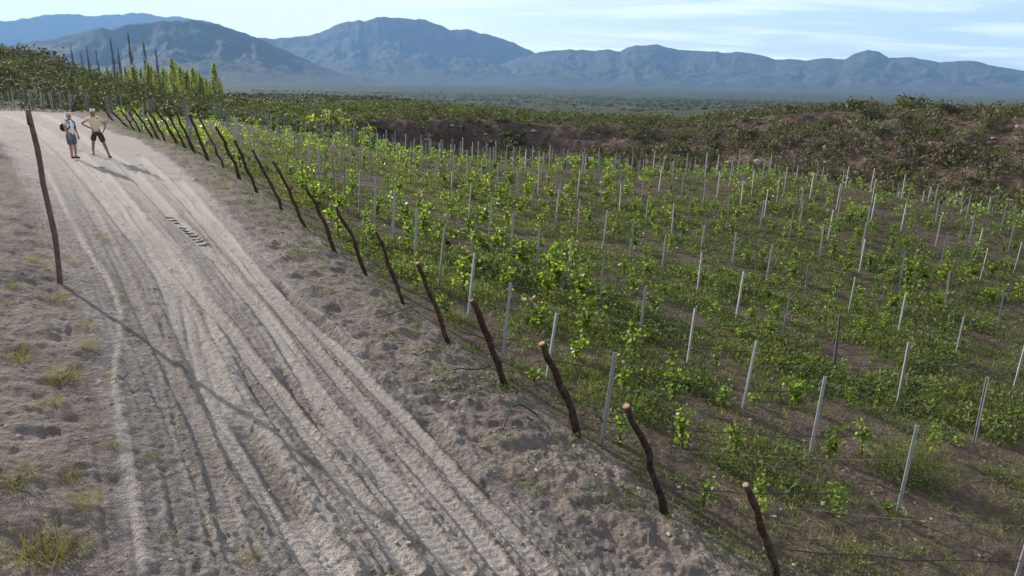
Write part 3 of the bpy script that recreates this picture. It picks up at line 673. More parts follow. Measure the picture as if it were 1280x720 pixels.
# ------------------------------------------------------------------ mountains
def mountain(name, ridge, rf, rr, rb, amp, seed, spur, nb=420, nr=130):
    a0, a1 = ridge[0][0], ridge[-1][0]
    raz = np.array([p[0] for p in ridge]); rt = np.array([p[1] for p in ridge])
    az = np.linspace(a0, a1, nb)
    s = np.concatenate([np.linspace(0, 1, int(nr * 0.75)), np.linspace(1, 1 + (rb - rr) / (rr - rf), nr - int(nr * 0.75) + 1)[1:]])
    A, S = np.meshgrid(az, s)
    R_ = rf + (rr - rf) * S
    X = R_ * np.sin(np.radians(A)); Y = R_ * np.cos(np.radians(A))
    foot = -52.0
    # spurs: the crest profile is read at an azimuth that wanders down the slope
    low = np.clip(1 - S, 0, 1)
    wand = spur * (0.55 * perlin(X / (spur * 900), Y / (spur * 900), seed) + 0.25 * perlin(X / (spur * 260), Y / (spur * 260), seed + 1)) * np.minimum(low * 2.2, 1)
    H = np.interp(A + wand, raz, rt) * rr - foot
    H = H * (1 + 0.035 * fbm(A / 0.9, S * 0 + seed, 3, seed + 7))
    H = np.maximum(H, 0)
    shape = np.where(S <= 1, 0.35 * np.clip(S, 0, 1) + 0.65 * np.clip(S, 0, 1) ** 1.7, np.maximum(1 - (S - 1) * 1.1, 0))
    # ribs that run down the fall line, sharpened by ridged noise
    arc_m = np.radians(A) * rr
    wx = 0.35 * amp * perlin(X / amp, Y / amp, seed + 9)
    rib = ridged((arc_m + wx) / (amp * 0.9), R_ / (amp * 3.2), 5, seed + 3)
    rg = 0.65 * rib + 0.35 * ridged(X / amp * 1.6, Y / amp * 1.6, 5, seed + 5)
    cut = np.clip(np.minimum(low * 4.0, 1), 0, 1)
    h = H * shape * (1 - cut * 0.92 * (1 - rg)) + H * 0.03 * (rg - 0.6) * (1 - cut)
    Z = foot + h - 6 * (S <= 0.001) + ZC
    V = np.stack([X, Y, Z], -1).reshape(-1, 3)
    i = np.arange(len(s) - 1)[:, None] * nb + np.arange(nb - 1)[None]
    F = np.stack([i, i + 1, i + nb + 1, i + nb], -1).reshape(-1, 4)
    link(name, mesh_np(name, V, F, [M_ROCK], True), kind='structure')
mountain('far_mountain', RIDGE_FAR, 10500, 13000, 14500, 1500, 101, 3.0, 260, 60)
mountain('mountain', RIDGE_LEFT, 3900, 5600, 7200, 620, 111, 4.0, 440, 90)
mountain('mountain', RIDGE_MID, 5600, 8600, 10200, 900, 121, 4.0, 460, 95)
mountain('mountain', RIDGE_RIGHT, 5200, 8000, 9800, 700, 131, 3.4, 600, 95)

# ------------------------------------------------------------------ haze
def haze():
    z0, z1 = -75.0, 1350.0
    x = 15500.0
    V = [(sx * x, sy * x, z) for z in (z0, z1) for sx, sy in ((-1, -1), (1, -1), (1, 1), (-1, 1))]
    F = [(3, 2, 1, 0), (4, 5, 6, 7), (0, 1, 5, 4), (1, 2, 6, 5), (2, 3, 7, 6), (3, 0, 4, 7)]
    m, nt = new_mat('haze_air')
    p = N(nt, 'ShaderNodeVolumePrincipled')
    p.inputs['Color'].default_value = (0.28, 0.56, 1.0, 1)
    p.inputs['Density'].default_value = HAZE_DENSITY
    p.inputs['Anisotropy'].default_value = 0.1
    o = N(nt, 'ShaderNodeOutputMaterial'); lk(nt, p.outputs[0], o.inputs['Volume'])
    m.cycles.homogeneous_volume = True if hasattr(m.cycles, 'homogeneous_volume') else None
    link('haze', mesh_np('haze', np.array(V), np.array(F), [m]), kind='stuff')
HAZE_DENSITY = 5.2e-5
haze()

# ------------------------------------------------------------------ vineyard layout
UV = np.array([4.75, 2.35])                 # one post interval along a row
VV = np.array([-0.95, 2.05])                # one row further back
def line_table():
    T = {}                                   # (line, row) -> (x, y, lean, height)
    def put(k, lst, j0):
        for i, q in enumerate(lst): T[(k, j0 - i)] = q
    put(1, LINE_A, 8); put(2, LINE_B, 10); put(3, LINE_C, 10); put(4, LINE_D, 8); put(5, LINE_E, 4)
    ext = {1: (8, LINE_A[0]), 2: (10, LINE_B[0]), 3: (10, LINE_C[0]), 4: (8, LINE_D[0]), 5: (4, LINE_E[0])}
    rnd = random.Random(3)
    for k, (j, q) in ext.items():
        vx, vy = VV if k < 3 else ((-0.93, 1.86) if k == 3 else (-0.93, 1.66))
        for n in range(1, 34):
            T[(k, j + n)] = (q[0] + vx * n + rnd.uniform(-.12, .12), q[1] + vy * n + rnd.uniform(-.12, .12), rnd.uniform(-.02, .12), rnd.uniform(1.42, 1.62))
    T[(2, -2)] = (7.32, 8.55, 0.1, 1.6)
    T[(4, 1)] = (14.5, 18.7, 0.02, 1.5)
    T[(5, 2)] = (18.3, 21.9, 0.02, 1.5)
    for k in range(6, 13):
        for j in range(0, 34):
            b = T.get((5, j))
            if b is None:
                b = (LINE_E[1][0] + 0.9 * (3 - j), LINE_E[1][1] - 1.7 * (3 - j))
            T[(k, j)] = (b[0] + UV[0] * (k - 5) + rnd.uniform(-.15, .15), b[1] + UV[1] * (k - 5) + rnd.uniform(-.15, .15), rnd.uniform(-.03, .10), rnd.uniform(1.42, 1.62))
    for k in range(-3, 1):
        for j in range(0, 38):
            b = T.get((1, j))
            if b is None: continue
            T[(k, j)] = (b[0] + UV[0] * (k - 1) + rnd.uniform(-.12, .12), b[1] + UV[1] * (k - 1) + rnd.uniform(-.12, .12), rnd.uniform(-.02, .12), rnd.uniform(1.45, 1.65))
    return T
TABLE = line_table()
# beyond the middle of the plot the rows carry twice as many posts
for (k, j), q in list(TABLE.items()):
    if (k + 1, j) in TABLE:
        p = TABLE[(k + 1, j)]; mx_, my_ = (q[0] + p[0]) / 2, (q[1] + p[1]) / 2
        if math.hypot(mx_, my_) > 35: TABLE[(k + 0.5, j)] = (mx_, my_, 0.04, 1.52)
def crest(x, y):
    return float(np.interp(math.degrees(math.atan2(x, y)), CREST_AZ, CREST_R))
def in_field(x, y, over=0.0, gap=0.35):
    return x > float(stake_x(y)) + gap and math.hypot(x, y) < crest(x, y) + over
def in_frame(x, y, margin=1.5):
    return y > 4 and abs(math.degrees(math.atan2(x, y))) < 36 + margin + max(0.0, 18 - math.hypot(x, y))
GUESS = {}
row_posts = {}
for (k, j), q in TABLE.items():
    if in_field(q[0], q[1], 16.0) and in_frame(q[0], q[1], 3.5):
        row_posts.setdefault(j, []).append((k, q))
for j in row_posts: row_posts[j].sort(key=lambda t: t[0])

# metal posts: an open channel with turned lips, 8 cm across
def post_mesh():
    w, d, t, lip = 0.027, 0.022, 0.005, 0.010
    out = [(-w, -d), (-w, d), (-w + 0.009, d + 0.004), (w - 0.009, d + 0.004), (w, d), (w, -d), (w - lip, -d)]
    inn = [(w - lip, -d + t), (w - t, -d + t), (w - t, d - t), (-w + t, d - t), (-w + t, -d + t), (-w + lip, -d + t), (-w + lip, -d)]
    P = np.array(out + inn); n = len(P)
    zs = [-0.35, 0.5, 1.0]
    V = np.array([(x, y, z) for z in zs for x, y in P])
    F = []
    for a in range(len(zs) - 1):
        for i in range(n):
            F.append((a * n + i, a * n + (i + 1) % n, (a + 1) * n + (i + 1) % n, (a + 1) * n + i))
    me = bpy.data.meshes.new('metal_post')
    top = tuple(range(2 * n, 3 * n))
    me.from_pydata(V.tolist(), [], F + [top])
    me.materials.append(M_STEEL); me.update()
    return me
POST = post_mesh()
UDIR = np.array([0.9, 0.43]); UDIR /= np.linalg.norm(UDIR)
posts = []
for j in sorted(row_posts):
    for n, (k, q) in enumerate(row_posts[j]):
        x, y, lean, hh = q
        posts.append((math.hypot(x, y), j, n, x, y, lean, hh))
posts.sort()
rnd = random.Random(11)
seen = {}
for r, j, n, x, y, lean, hh in posts[:300]:
    o = link('metal_post', POST, None, (x, y, gz(x, y)))
    ax = Vector((UDIR[0] * lean + rnd.uniform(-.02, .02), UDIR[1] * lean + rnd.uniform(-.04, .04), hh)).normalized()
    o.rotation_euler = (ax.to_track_quat('Z', 'Y').to_matrix() @ Matrix.Rotation(math.radians(25 + rnd.uniform(-14, 14)), 3, 'Z')).to_euler()
    o.scale = (1, 1, hh)
    if r < 43:
        tag(o, 'grey metal post, %s from the stakes in the %s vine row from the front' % (ordw(n + 1), ordw(j + 3)), 'post', 'metal trellis posts in the vineyard')
    else:
        tag(o, 'slim grey metal post in the crowded back rows of the vineyard', 'post', 'far metal trellis posts')
if len(posts) > 300:
    S = Soup()
    pv = np.array([v.co for v in POST.vertices]); pf = np.array([p.vertices for p in POST.polygons if len(p.vertices) == 4])
    for r, j, n, x, y, lean, hh in posts[300:]:
        S.add(pv * [1, 1, hh] + [x, y, gz(x, y)], pf)
    o = link('metal_posts', S.mesh('metal_posts', [M_STEEL]), kind='stuff')
    tag(o, 'farthest grey posts along the back edge of the vineyard', 'posts')

# ------------------------------------------------------------------ leaning wooden stakes along the track
def stake(i, q):
    x, y, lean, hh = q
    rg = np.random.default_rng(40 + i)
    t = np.linspace(-0.12, 1, 9)
    tt = np.clip(t, 0, 1)
    bow = 0.35 * rg.uniform(0.2, 1.0)                       # curve: steep at the foot, leaning over higher up
    off = lean * (tt * (1 - bow) + bow * tt ** 2)
    side = 0.035 * np.cumsum(rg.normal(size=9)) * tt * 0.5
    side -= side[-1] * tt
    wob = 0.024 * rg.normal(size=9) * (tt > 0.05) * (tt < 0.95)
    P = np.stack([UDIR[0] * (off + wob) - UDIR[1] * side, UDIR[1] * (off + wob) + UDIR[0] * side, t * hh], 1)
    rad = rg.uniform(0.044, 0.072) * (1.12 - 0.30 * tt) * (1 + 0.10 * rg.normal(size=9))
    t_ = thing('wooden_stake', '', 'stake', (x, y, gz(x, y)))
    S = Soup(); S.add(*tube(P, rad, 10, True, rg, 0.20))
    knots = []
    if rg.random() < 0.55 or i in (1, 5, 7):
        k = 4 + int(rg.integers(0, 4))
        d = np.array([rg.normal(), rg.normal(), 0.8]); d /= np.linalg.norm(d)
        S.add(*tube([P[k], P[k] + d * (rad[k] + 0.05), P[k] + d * (rad[k] + 0.10)], [0.035, 0.028, 0.02], 6))
    link('shaft', S.mesh('shaft', [M_BARK], True), t_)
    ax = P[-1] - P[-2]; ax /= np.linalg.norm(ax)
    cut = Soup().add(*tube([P[-1] + ax * 0.001, P[-1] + ax * 0.012, P[-1] + ax * 0.02], [rad[-1] * 0.97, rad[-1] * 0.95, rad[-1] * 0.80], 9))
    fresh = i in (0, 1, 2, 4)
    link('cut_end', cut.mesh('cut_end', [M_CUT if fresh else M_GREY_WOOD]), t_)
    return t_
names = ['nearest dark wooden stake at the bottom of the photo with pale sawn top']
for i, q in enumerate(STAKES):
    t_ = stake(i, q)
    if i == 0: lab = names[0]
    elif i < 15: lab = '%s leaning dark wooden stake along the track counted from the bottom of the photo' % ordw(i + 1)
    elif i < len(STAKES) - 1: lab = '%s leaning wooden stake counted from the near end, beside the two people' % ordw(i + 1)
    else: lab = 'farthest leaning wooden stake behind the person in yellow'
    tag(t_, lab, 'stake', 'leaning wooden stakes along the track')

# tall lone pole on the left and its place
px_, py_ = SPOT['pole']
pg = np.random.default_rng(5)
tp = np.linspace(-0.1, 1, 12)
pole = thing('wooden_pole', 'tall thin weathered wooden pole standing alone left of the track', 'pole', (px_, py_, gz(px_, py_)))
PP = np.stack([0.02 * np.sin(tp * 5) + 0.012 * pg.normal(size=12), 0.02 * np.sin(tp * 3 + 1), tp * 2.86], 1)
PP[:, :2] -= PP[1, :2]
link('shaft', Soup().add(*tube(PP, 0.040 * (1.15 - 0.2 * np.clip(tp, 0, 1)), 9, True, pg, 0.10)).mesh('shaft', [M_GREY_WOOD], True), pole)
link('cap', Soup().add(*tube([PP[-1] - [0, 0, 0.22], PP[-1] - [0, 0, 0.1], PP[-1] + [0, 0, 0.012]], [0.040, 0.041, 0.038], 9, True, pg, 0.05)).mesh('cap', [M_BROWN_TWIG], True), pole)

# ------------------------------------------------------------------ hoses and wires of the rows
stakes_by_row = {i - 2: q for i, q in enumerate(STAKES)}
def row_path(j):
    pts = []
    if j in stakes_by_row:
        q = stakes_by_row[j]; pts.append((q[0] + 0.05, q[1] + 0.02))
    for k, q in row_posts.get(j, []):
        if not pts or q[0] > pts[-1][0] + 0.2: pts.append((q[0], q[1]))
    return pts
def sag_line(pts, h, sag, rg, n=7, jig=0.02):
    P = []
    for (a, b) in zip(pts[:-1], pts[1:]):
        for s in np.linspace(0, 1, n)[: -1]:
            P.append((a[0] + (b[0] - a[0]) * s, a[1] + (b[1] - a[1]) * s, -sag * 4 * s * (1 - s)))
    P.append((*pts[-1], 0))
    P = np.array(P)
    # tied at the posts, so each span runs straight between the heights at its ends
    z = ground_z(P[:, 0], P[:, 1])
    kx = np.arange(0, len(P), n - 1)
    zl = np.interp(np.arange(len(P)), kx, z[kx])
    P[:, 2] = np.maximum(zl + h + P[:, 2], z + 0.05) + rg.normal(size=len(P)) * jig
    return P
for j in sorted(row_posts):
    pts = row_path(j)
    if len(pts) < 2: continue
    r0 = min(math.hypot(*p) for p in pts)
    if r0 > 36 or j > 16: continue
    rg = np.random.default_rng(200 + j)
    o = link('drip_hose', Soup().add(*tube(sag_line(pts, 0.42, 0.05, rg), 0.0075, 5)).mesh('drip_hose', [M_HOSE], True))
    tag(o, 'black drip hose strung low along the %s vine row from the front' % ordw(j + 3), 'hose', 'drip hoses along the vine rows')
    if j <= 8:
        o = link('trellis_wire', Soup().add(*tube(sag_line(pts, 1.0, 0.04, rg, jig=0.0), 0.0022, 4)).mesh('trellis_wire', [M_WIRE]))
        tag(o, 'thin trellis wire above the hose in the %s vine row from the front' % ordw(j + 3), 'wire', 'trellis wires along the vine rows')

# ------------------------------------------------------------------ grapevines
def vine_template(seed, n_cane, hgt, spread, ls, per):
    rg = np.random.default_rng(seed)
    W = Soup(); C = []; Sz = []
    trunk = np.array([[0, 0, -0.06], [rg.normal() * .02, rg.normal() * .02, 0.14], [rg.normal() * .04, rg.normal() * .04, 0.30 * hgt + 0.08]])
    W.add(*tube(trunk, [0.027, 0.022, 0.017], 5))
    for c in range(n_cane):
        a = rg.uniform(0, 6.283); d = np.array([math.cos(a), math.sin(a)])
        L = hgt * rg.uniform(0.65, 1.05); sp = spread * rg.uniform(0.3, 1.0)
        t = np.linspace(0, 1, 7)
        z = trunk[-1, 2] * 0.8 + L * (t * (1.15 - 0.35 * t * rg.uniform(0.3, 1.6)))
        P = np.stack([trunk[-1, 0] + d[0] * sp * t ** 1.3 + 0.03 * rg.normal(size=7) * t, trunk[-1, 1] + d[1] * sp * t ** 1.3 + 0.03 * rg.normal(size=7) * t, z], 1)
        W.add(*tube(P[::2], 0.009, 3, False))
        m = int(per * rg.uniform(0.7, 1.2))
        u = rg.random(m) ** 0.85
        idx = np.interp(u, t, np.arange(7))
        base = np.stack([np.interp(idx, np.arange(7), P[:, i]) for i in range(3)], 1)
        C.append(base + rg.normal(size=(m, 3)) * [0.065, 0.065, 0.05])
        Sz.append(ls * (1.15 - 0.5 * u) * rg.uniform(0.7, 1.3, m))
    m = int(per * 0.8)
    C.append(np.stack([rg.normal(size=m) * 0.14, rg.normal(size=m) * 0.14, rg.uniform(0.05, 0.4, m) * hgt], 1)); Sz.append(ls * rg.uniform(0.7, 1.2, m))
    lv = leaves(np.concatenate(C), np.concatenate(Sz), rg, 0.5, 0.95)
    return W, lv
VT = [vine_template(300 + i, *p) for i, p in enumerate([(4, .85, .24, .12, 20), (5, .95, .36, .125, 20), (6, .75, .48, .125, 18), (3, 1.05, .18, .115, 22), (5, .60, .34, .12, 16), (4, 1.1, .30, .125, 22), (7, .85, .52, .13, 18), (3, .55, .20, .11, 14)])]
VW = [w.mesh('stem', [M_VINE_WOOD]) for w, _ in VT]
VL = [mesh_np('leaves', *l, [M_LEAF_VINE]) for _, l in VT]
rg = np.random.default_rng(77)
vines = []
for j in sorted(row_posts):
    pts = row_path(j)
    if len(pts) < 2: continue
    n = 0
    if j < -1: continue
    for a, b in zip(pts[:-1], pts[1:]):
        l = math.hypot(b[0] - a[0], b[1] - a[1])
        m = max(1, int(round(l / 1.15)))
        for s in range(m):
            u = (s + 0.5 + rg.uniform(-.18, .18)) / m
            x, y = a[0] + (b[0] - a[0]) * u + rg.normal() * .07, a[1] + (b[1] - a[1]) * u + rg.normal() * .07
            if not in_field(x, y, 4.0, 0.9) or not in_frame(x, y, 1.0): continue
            n += 1
            r = math.hypot(x, y)
            vig = 0.62 + 0.62 * (0.5 + fbm(x / 9, y / 9, 2, 141)) + rg.normal() * 0.16
            vig *= 0.92
            vig *= 0.62 + 0.38 * min(1.0, max(0.0, (j + 1) / 4.0))
            if x > 9 and y < 24: vig *= 0.78
            if x < 4.5 and r < 26: vig *= 1.08
            if rg.random() < 0.13 or vig < 0.28: continue
            vines.append((r, j, n, x, y, min(vig, 1.3)))
vines.sort()
for r, j, n, x, y, vig in vines[:300]:
    k = int(rg.integers(0, len(VT)))
    lab = 'leafy green grapevine, %s from the stakes in the %s trellis row from the front' % (ordw(min(n, 39)), ordw(j + 3))
    if vig < 0.5: lab = lab.replace('leafy green', 'small young green')
    elif vig > 0.9: lab = lab.replace('leafy green', 'tall bushy green')
    t_ = thing('grapevine', lab, 'grapevine', (x, y, gz(x, y)), (0, 0, rg.uniform(0, 6.28)), 'grapevines in trellis rows', (vig * 1.12, vig * 1.12, vig * rg.uniform(.72, 1.0)))
    link('stem', VW[k], t_); link('leaves', VL[k], t_)
rest = vines[300:]
if rest:
    pos = np.array([(v[3], v[4], 0) for v in rest]); pos[:, 2] = ground_z(pos[:, 0], pos[:, 1])
    sc = np.array([v[5] for v in rest]) * 0.82
    far_t = []
    for i in range(6):
        g2 = np.random.default_rng(500 + i); m = 34
        C = np.stack([g2.normal(size=m) * .20, g2.normal(size=m) * .20, g2.uniform(.1, 1.0, m)], 1)
        far_t.append(leaves(C, g2.uniform(.13, .21, m), g2, .4, .95))
    o = link('grapevines', scatter(far_t, pos, sc, rg).mesh('grapevines', [M_LEAF_VINE]), kind='stuff')
    tag(o, 'bright green vines massed in the far rows of the vineyard', 'grapevines', 'grapevines in trellis rows')
print('posts', len(posts), 'vines', len(vines))

# ------------------------------------------------------------------ weeds between the rows
def weed_templates():
    T = []
    for i in range(4):                        # low leafy clumps
        g = np.random.default_rng(600 + i); m = 48
        a = g.random(m) * 6.283; rr = np.sqrt(g.random(m)) * 0.30
        C = np.stack([np.cos(a) * rr, np.sin(a) * rr, 0.02 + (0.22 * (1 - (rr / 0.32) ** 2)) * g.random(m)], 1)
        T.append(leaves(C, g.uniform(.04, .09, m), g, .4, .5))
    for i in range(4):                        # grassy, feathery clumps
        g = np.random.default_rng(620 + i); m = 44
        a = g.random(m) * 6.283; rr = np.sqrt(g.random(m)) * 0.24
        C = np.stack([np.cos(a) * rr, np.sin(a) * rr, np.zeros(m) - 0.01], 1)
        T.append(blades(C, g.uniform(.07, .20, m), g, .009, .75))
    return T
WT = weed_templates()
def weed_density(x, y):
    d = 0.46 + 1.35 * fbm(x / 3.6, y / 3.6, 3, 151) + 0.8 * perlin(x / 1.2, y / 1.2, 155)
    r = np.hypot(x, y)
    dst = x - stake_x(y)
    d = d - 0.10 + 0.26 * sstep(9, 22, r) + 0.24 * sstep(4, 12, x) * sstep(12, 20, y) - 0.25 * (1 - sstep(7.5, 11.5, y - 0.15 * x))
    d = d - 0.25 * sstep(0.22, 0.42, np.abs(perlin(x / 8 + 40, y / 8, 157))) * sstep(14, 22, r)
    bd = np.hypot(x - SPOT['bush'][0] - .15, y - SPOT['bush'][1] - .15)
    return np.clip(d, 0, 1) * sstep(0.2, 1.6, dst) * (0.2 + 0.8 * sstep(1.2, 2.6, bd)) * (0.62 + 0.38 * sstep(11.0, 14.0, r))
def weeds(n, r0, r1, templates, s0, s1, name, lab, rg, thr=0.45, mat=None):
    az_ = np.radians(rg.uniform(-33, 46 if r0 < 10 else 39, n * 3)); r = np.sqrt(rg.uniform(r0 ** 2, r1 ** 2, n * 3)) if r1 / r0 < 1.8 else r0 * (r1 / r0) ** rg.random(n * 3)
    x, y = r * np.sin(az_), r * np.cos(az_)
    rc = np.interp(np.degrees(az_), CREST_AZ, CREST_R)
    ok = (r < rc + 2) & (rg.random(n * 3) < np.clip((weed_density(x, y) - thr + 0.25) * 2.0, 0, 1)) & (x - stake_x(y) > 0.25 + 0.8 * rg.random(n * 3))
    x, y = x[ok][:n], y[ok][:n]
    sc = rg.uniform(s0, s1, len(x)) * (0.75 + 0.6 * weed_density(x, y))
    pos = np.stack([x, y, ground_z(x, y) - 0.01], 1)
    S = scatter(templates, pos, sc, rg, rg.uniform(.6, 1.25, len(x)))
    o = link(name, S.mesh(name, [mat or M_LEAF_WEED]), kind='stuff')
    tag(o, lab, 'weeds')
rg = np.random.default_rng(88)
weeds(2700, 7.5, 22.0, WT, 0.45, 1.3, 'weeds', 'green weeds and grass growing between the near vine rows', rg, 0.54)
weeds(3900, 18.0, 54.0, WT, 0.8, 1.75, 'weeds', 'green weeds covering the soil of the far vine rows', rg, 0.30)
weeds(1500, 7.0, 26.0, WT, 0.18, 0.6, 'weeds', 'thin scattering of tiny weeds on the bare vineyard soil', rg, 0.1)

GT = []
for i in range(5):
    g = np.random.default_rng(640 + i); m = 20
    a = g.random(m) * 6.283; rr = np.sqrt(g.random(m)) * 0.30
    GT.append(blades(np.stack([np.cos(a) * rr, np.sin(a) * rr, np.zeros(m) - .01], 1), g.uniform(.05, .16, m), g, .008, .9))
weeds(6000, 8.0, 56.0, GT, 0.6, 1.45, 'grass', 'thin yellow-green grass spread over the vineyard soil', rg, 0.16, M_LEAF_GRASS)

# sparse little weeds on the loose soil beside the stakes and on the track
n = 900
yy = 6 + 40 * rg.random(n) ** 1.6
xx = stake_x(yy) + rg.normal(size=n) * 0.8 - 0.3
k = (np.abs(np.degrees(np.arctan2(xx, yy))) < 37) & (rg.random(n) < 0.55)
pos = np.stack([xx[k], yy[k], ground_z(xx[k], yy[k]) - 0.01], 1)
o = link('weeds', scatter(WT, pos, rg.uniform(.35, 1.0, k.sum()), rg).mesh('weeds', [M_LEAF_WEED]), kind='stuff')
tag(o, 'small weeds at the feet of the leaning stakes', 'weeds')
n = 320
yy = 5 + 30 * rg.random(n) ** 1.4
xx = edge_x(yy) + (stake_x(yy) - edge_x(yy)) * rg.uniform(-1.2, 0.9, n)
k = np.abs(np.degrees(np.arctan2(xx, yy))) < 40
pos = np.stack([xx[k], yy[k], ground_z(xx[k], yy[k]) - 0.01], 1)
o = link('sprouts', scatter(WT, pos, rg.uniform(.15, .5, k.sum()), rg).mesh('sprouts', [M_GRASS_DRY]), kind='stuff')
tag(o, 'tiny sprouts scattered over the sandy track', 'sprouts')

# clods and pebbles
def stone_template(seed, n=9):
    g = np.random.default_rng(seed)
    import bmesh
    bm = bmesh.new(); bmesh.ops.create_icosphere(bm, subdivisions=1, radius=1)
    V = np.array([v.co for v in bm.verts]); F = np.array([[v.index for v in f.verts] for f in bm.faces]); bm.free()
    V = V * g.uniform(.6, 1.15, (len(V), 1)) * [1, g.uniform(.6, .9), g.uniform(.45, .7)]
    return V, F
ST = [stone_template(700 + i) for i in range(5)]
n = 7000
yy = 4.8 + 34 * rg.random(n) ** 1.9
xx = edge_x(yy) + (stake_x(yy) + 1.0 - edge_x(yy)) * (rg.beta(1.2, 0.9, n) * 2.2 - 0.4)
k = np.abs(np.degrees(np.arctan2(xx, yy))) < 40
xx, yy = xx[k], yy[k]
pale = detail(xx, yy)[1]
k = (rg.random(len(xx)) > pale * 0.92) & ((xx < stake_x(yy) + .2) | (rg.random(len(xx)) < .2))
xx, yy = xx[k], yy[k]
pos = np.stack([xx, yy, ground_z(xx, yy)], 1)
sc = (0.008 + 0.032 * rg.random(len(xx)) ** 3.2) * np.where(xx > stake_x(yy) - 2.4, 1.6, 1.0)
o = link('clods', scatter(ST, pos, sc, rg).mesh('clods', [M_STONE]), kind='stuff')
tag(o, 'loose clods and pebbles scattered over the sandy ground', 'pebbles')
# dry litter: slivers of straw and leaf on the vineyard floor
n = 4200
yy = 6.5 + 24 * rg.random(n) ** 1.3; xx = stake_x(yy) + 0.2 + rg.random(n) ** .8 * 16
k = np.abs(np.degrees(np.arctan2(xx, yy))) < 44; xx, yy = xx[k], yy[k]; n = len(xx)
a = rg.random(n) * 6.283; l = rg.uniform(.03, .16, n); w = rg.uniform(.004, .012, n)
dx, dy = np.cos(a), np.sin(a); z = ground_z(xx, yy) + .008
V = np.stack([np.stack([xx - dx * l, yy - dy * l, z], 1), np.stack([xx + dy * w, yy - dx * w, z + .012], 1), np.stack([xx + dx * l, yy + dy * l, z + rg.uniform(0, .02, n)], 1)], 1).reshape(-1, 3)
o = link('straw', mesh_np('straw', V, np.arange(3 * n).reshape(-1, 3), [M_GRASS_DRY]), kind='stuff')
tag(o, 'slivers of dry straw lying on the vineyard soil', 'straw')
# dead twigs lying about
S = Soup()
for _ in range(260):
    y = 6 + 22 * rg.random() ** 1.5; x = float(stake_x(y)) + rg.normal() * 1.6 + 0.6
    if abs(math.degrees(math.atan2(x, y))) > 37: continue
    a = rg.random() * 3.14; l = rg.uniform(.1, .5)
    P = np.array([[x + math.cos(a) * l * s + rg.normal() * .02, y + math.sin(a) * l * s + rg.normal() * .02, 0] for s in (-.5, 0, .5)])
    P[:, 2] = ground_z(P[:, 0], P[:, 1]) + 0.012
    S.add(*tube(P, rg.uniform(.003, .008), 4))
o = link('dead_twigs', S.mesh('dead_twigs', [M_TWIG]), kind='stuff')
tag(o, 'dead twigs and prunings lying on the soil by the stakes', 'twigs')

# big soft bush among the front posts
def leafy_mound(seed, n, rx, ry, h, ls, width=.35):
    g = np.random.default_rng(seed)
    d = g.normal(size=(n, 3)); d[:, 2] = np.abs(d[:, 2]); d /= np.linalg.norm(d, axis=1)[:, None]
    rr = g.random(n) ** 0.45
    lump = 1 + 0.25 * np.sin(d[:, 0] * 5 + seed) * np.cos(d[:, 1] * 6) + 0.1 * g.normal(size=n)
    C = d * rr[:, None] * lump[:, None] * [rx, ry, h]
    return leaves(C, g.uniform(.6, 1.3, n) * ls, g, .3, width, d * 0.7)
bx, by = SPOT['bush']
t_ = thing('bush', 'round soft green bush behind the nearest front metal posts', 'bush', (bx + .15, by + .15, gz(bx, by)))
link('foliage', mesh_np('foliage', *leafy_mound(31, 4600, .92, .72, .86, .055), [M_LEAF_GRASS]), t_)
sp = Soup()
for i in range(14):
    a = rg.random() * 6.283; e = rg.uniform(.3, .55)
    sp.add(*tube([(0, 0, -.05), (math.cos(a) * .3, math.sin(a) * .25, e * .6), (math.cos(a) * .6, math.sin(a) * .5, e)], [.012, .008, .004], 4))
link('stems', sp.mesh('stems', [M_VINE_WOOD]), t_)
# other large weeds clumps between the vines
spots = [(2.15, 19.8, .9, .45), (1.2, 18.9, .7, .4), (3.9, 18.6, .9, .4), (12.0, 22.8, .9, .4), (14.3, 21.8, 1.0, .42), (9.6, 23.4, .8, .35), (5.8, 17.6, .6, .32), (7.8, 24.6, .8, .34), (16.2, 24.6, 1.0, .4), (19.6, 28.0, 1.1, .45), (17.5, 31.5, 1.2, .45), (4.1, 14.6, .5, .3)]
meshes = [mesh_np('foliage', *leafy_mound(50 + i, 620, 1, .75, .5, .11, .5), [M_LEAF_WEED]) for i in range(3)]
wl = ['between the second and third posts', 'beside the stake rows', 'in the gap']
for i, (x, y, s, h) in enumerate(spots):
    t_ = thing('weed_clump', 'broad dark green weed clump, %s nearest of those between the vine rows' % ordw(i + 1), 'weed clump', (x, y, gz(x, y)), (0, 0, rg.uniform(0, 6.28)), 'weed clumps between the vine rows', (s, s, h * 1.7))
    link('foliage', meshes[i % 3], t_)

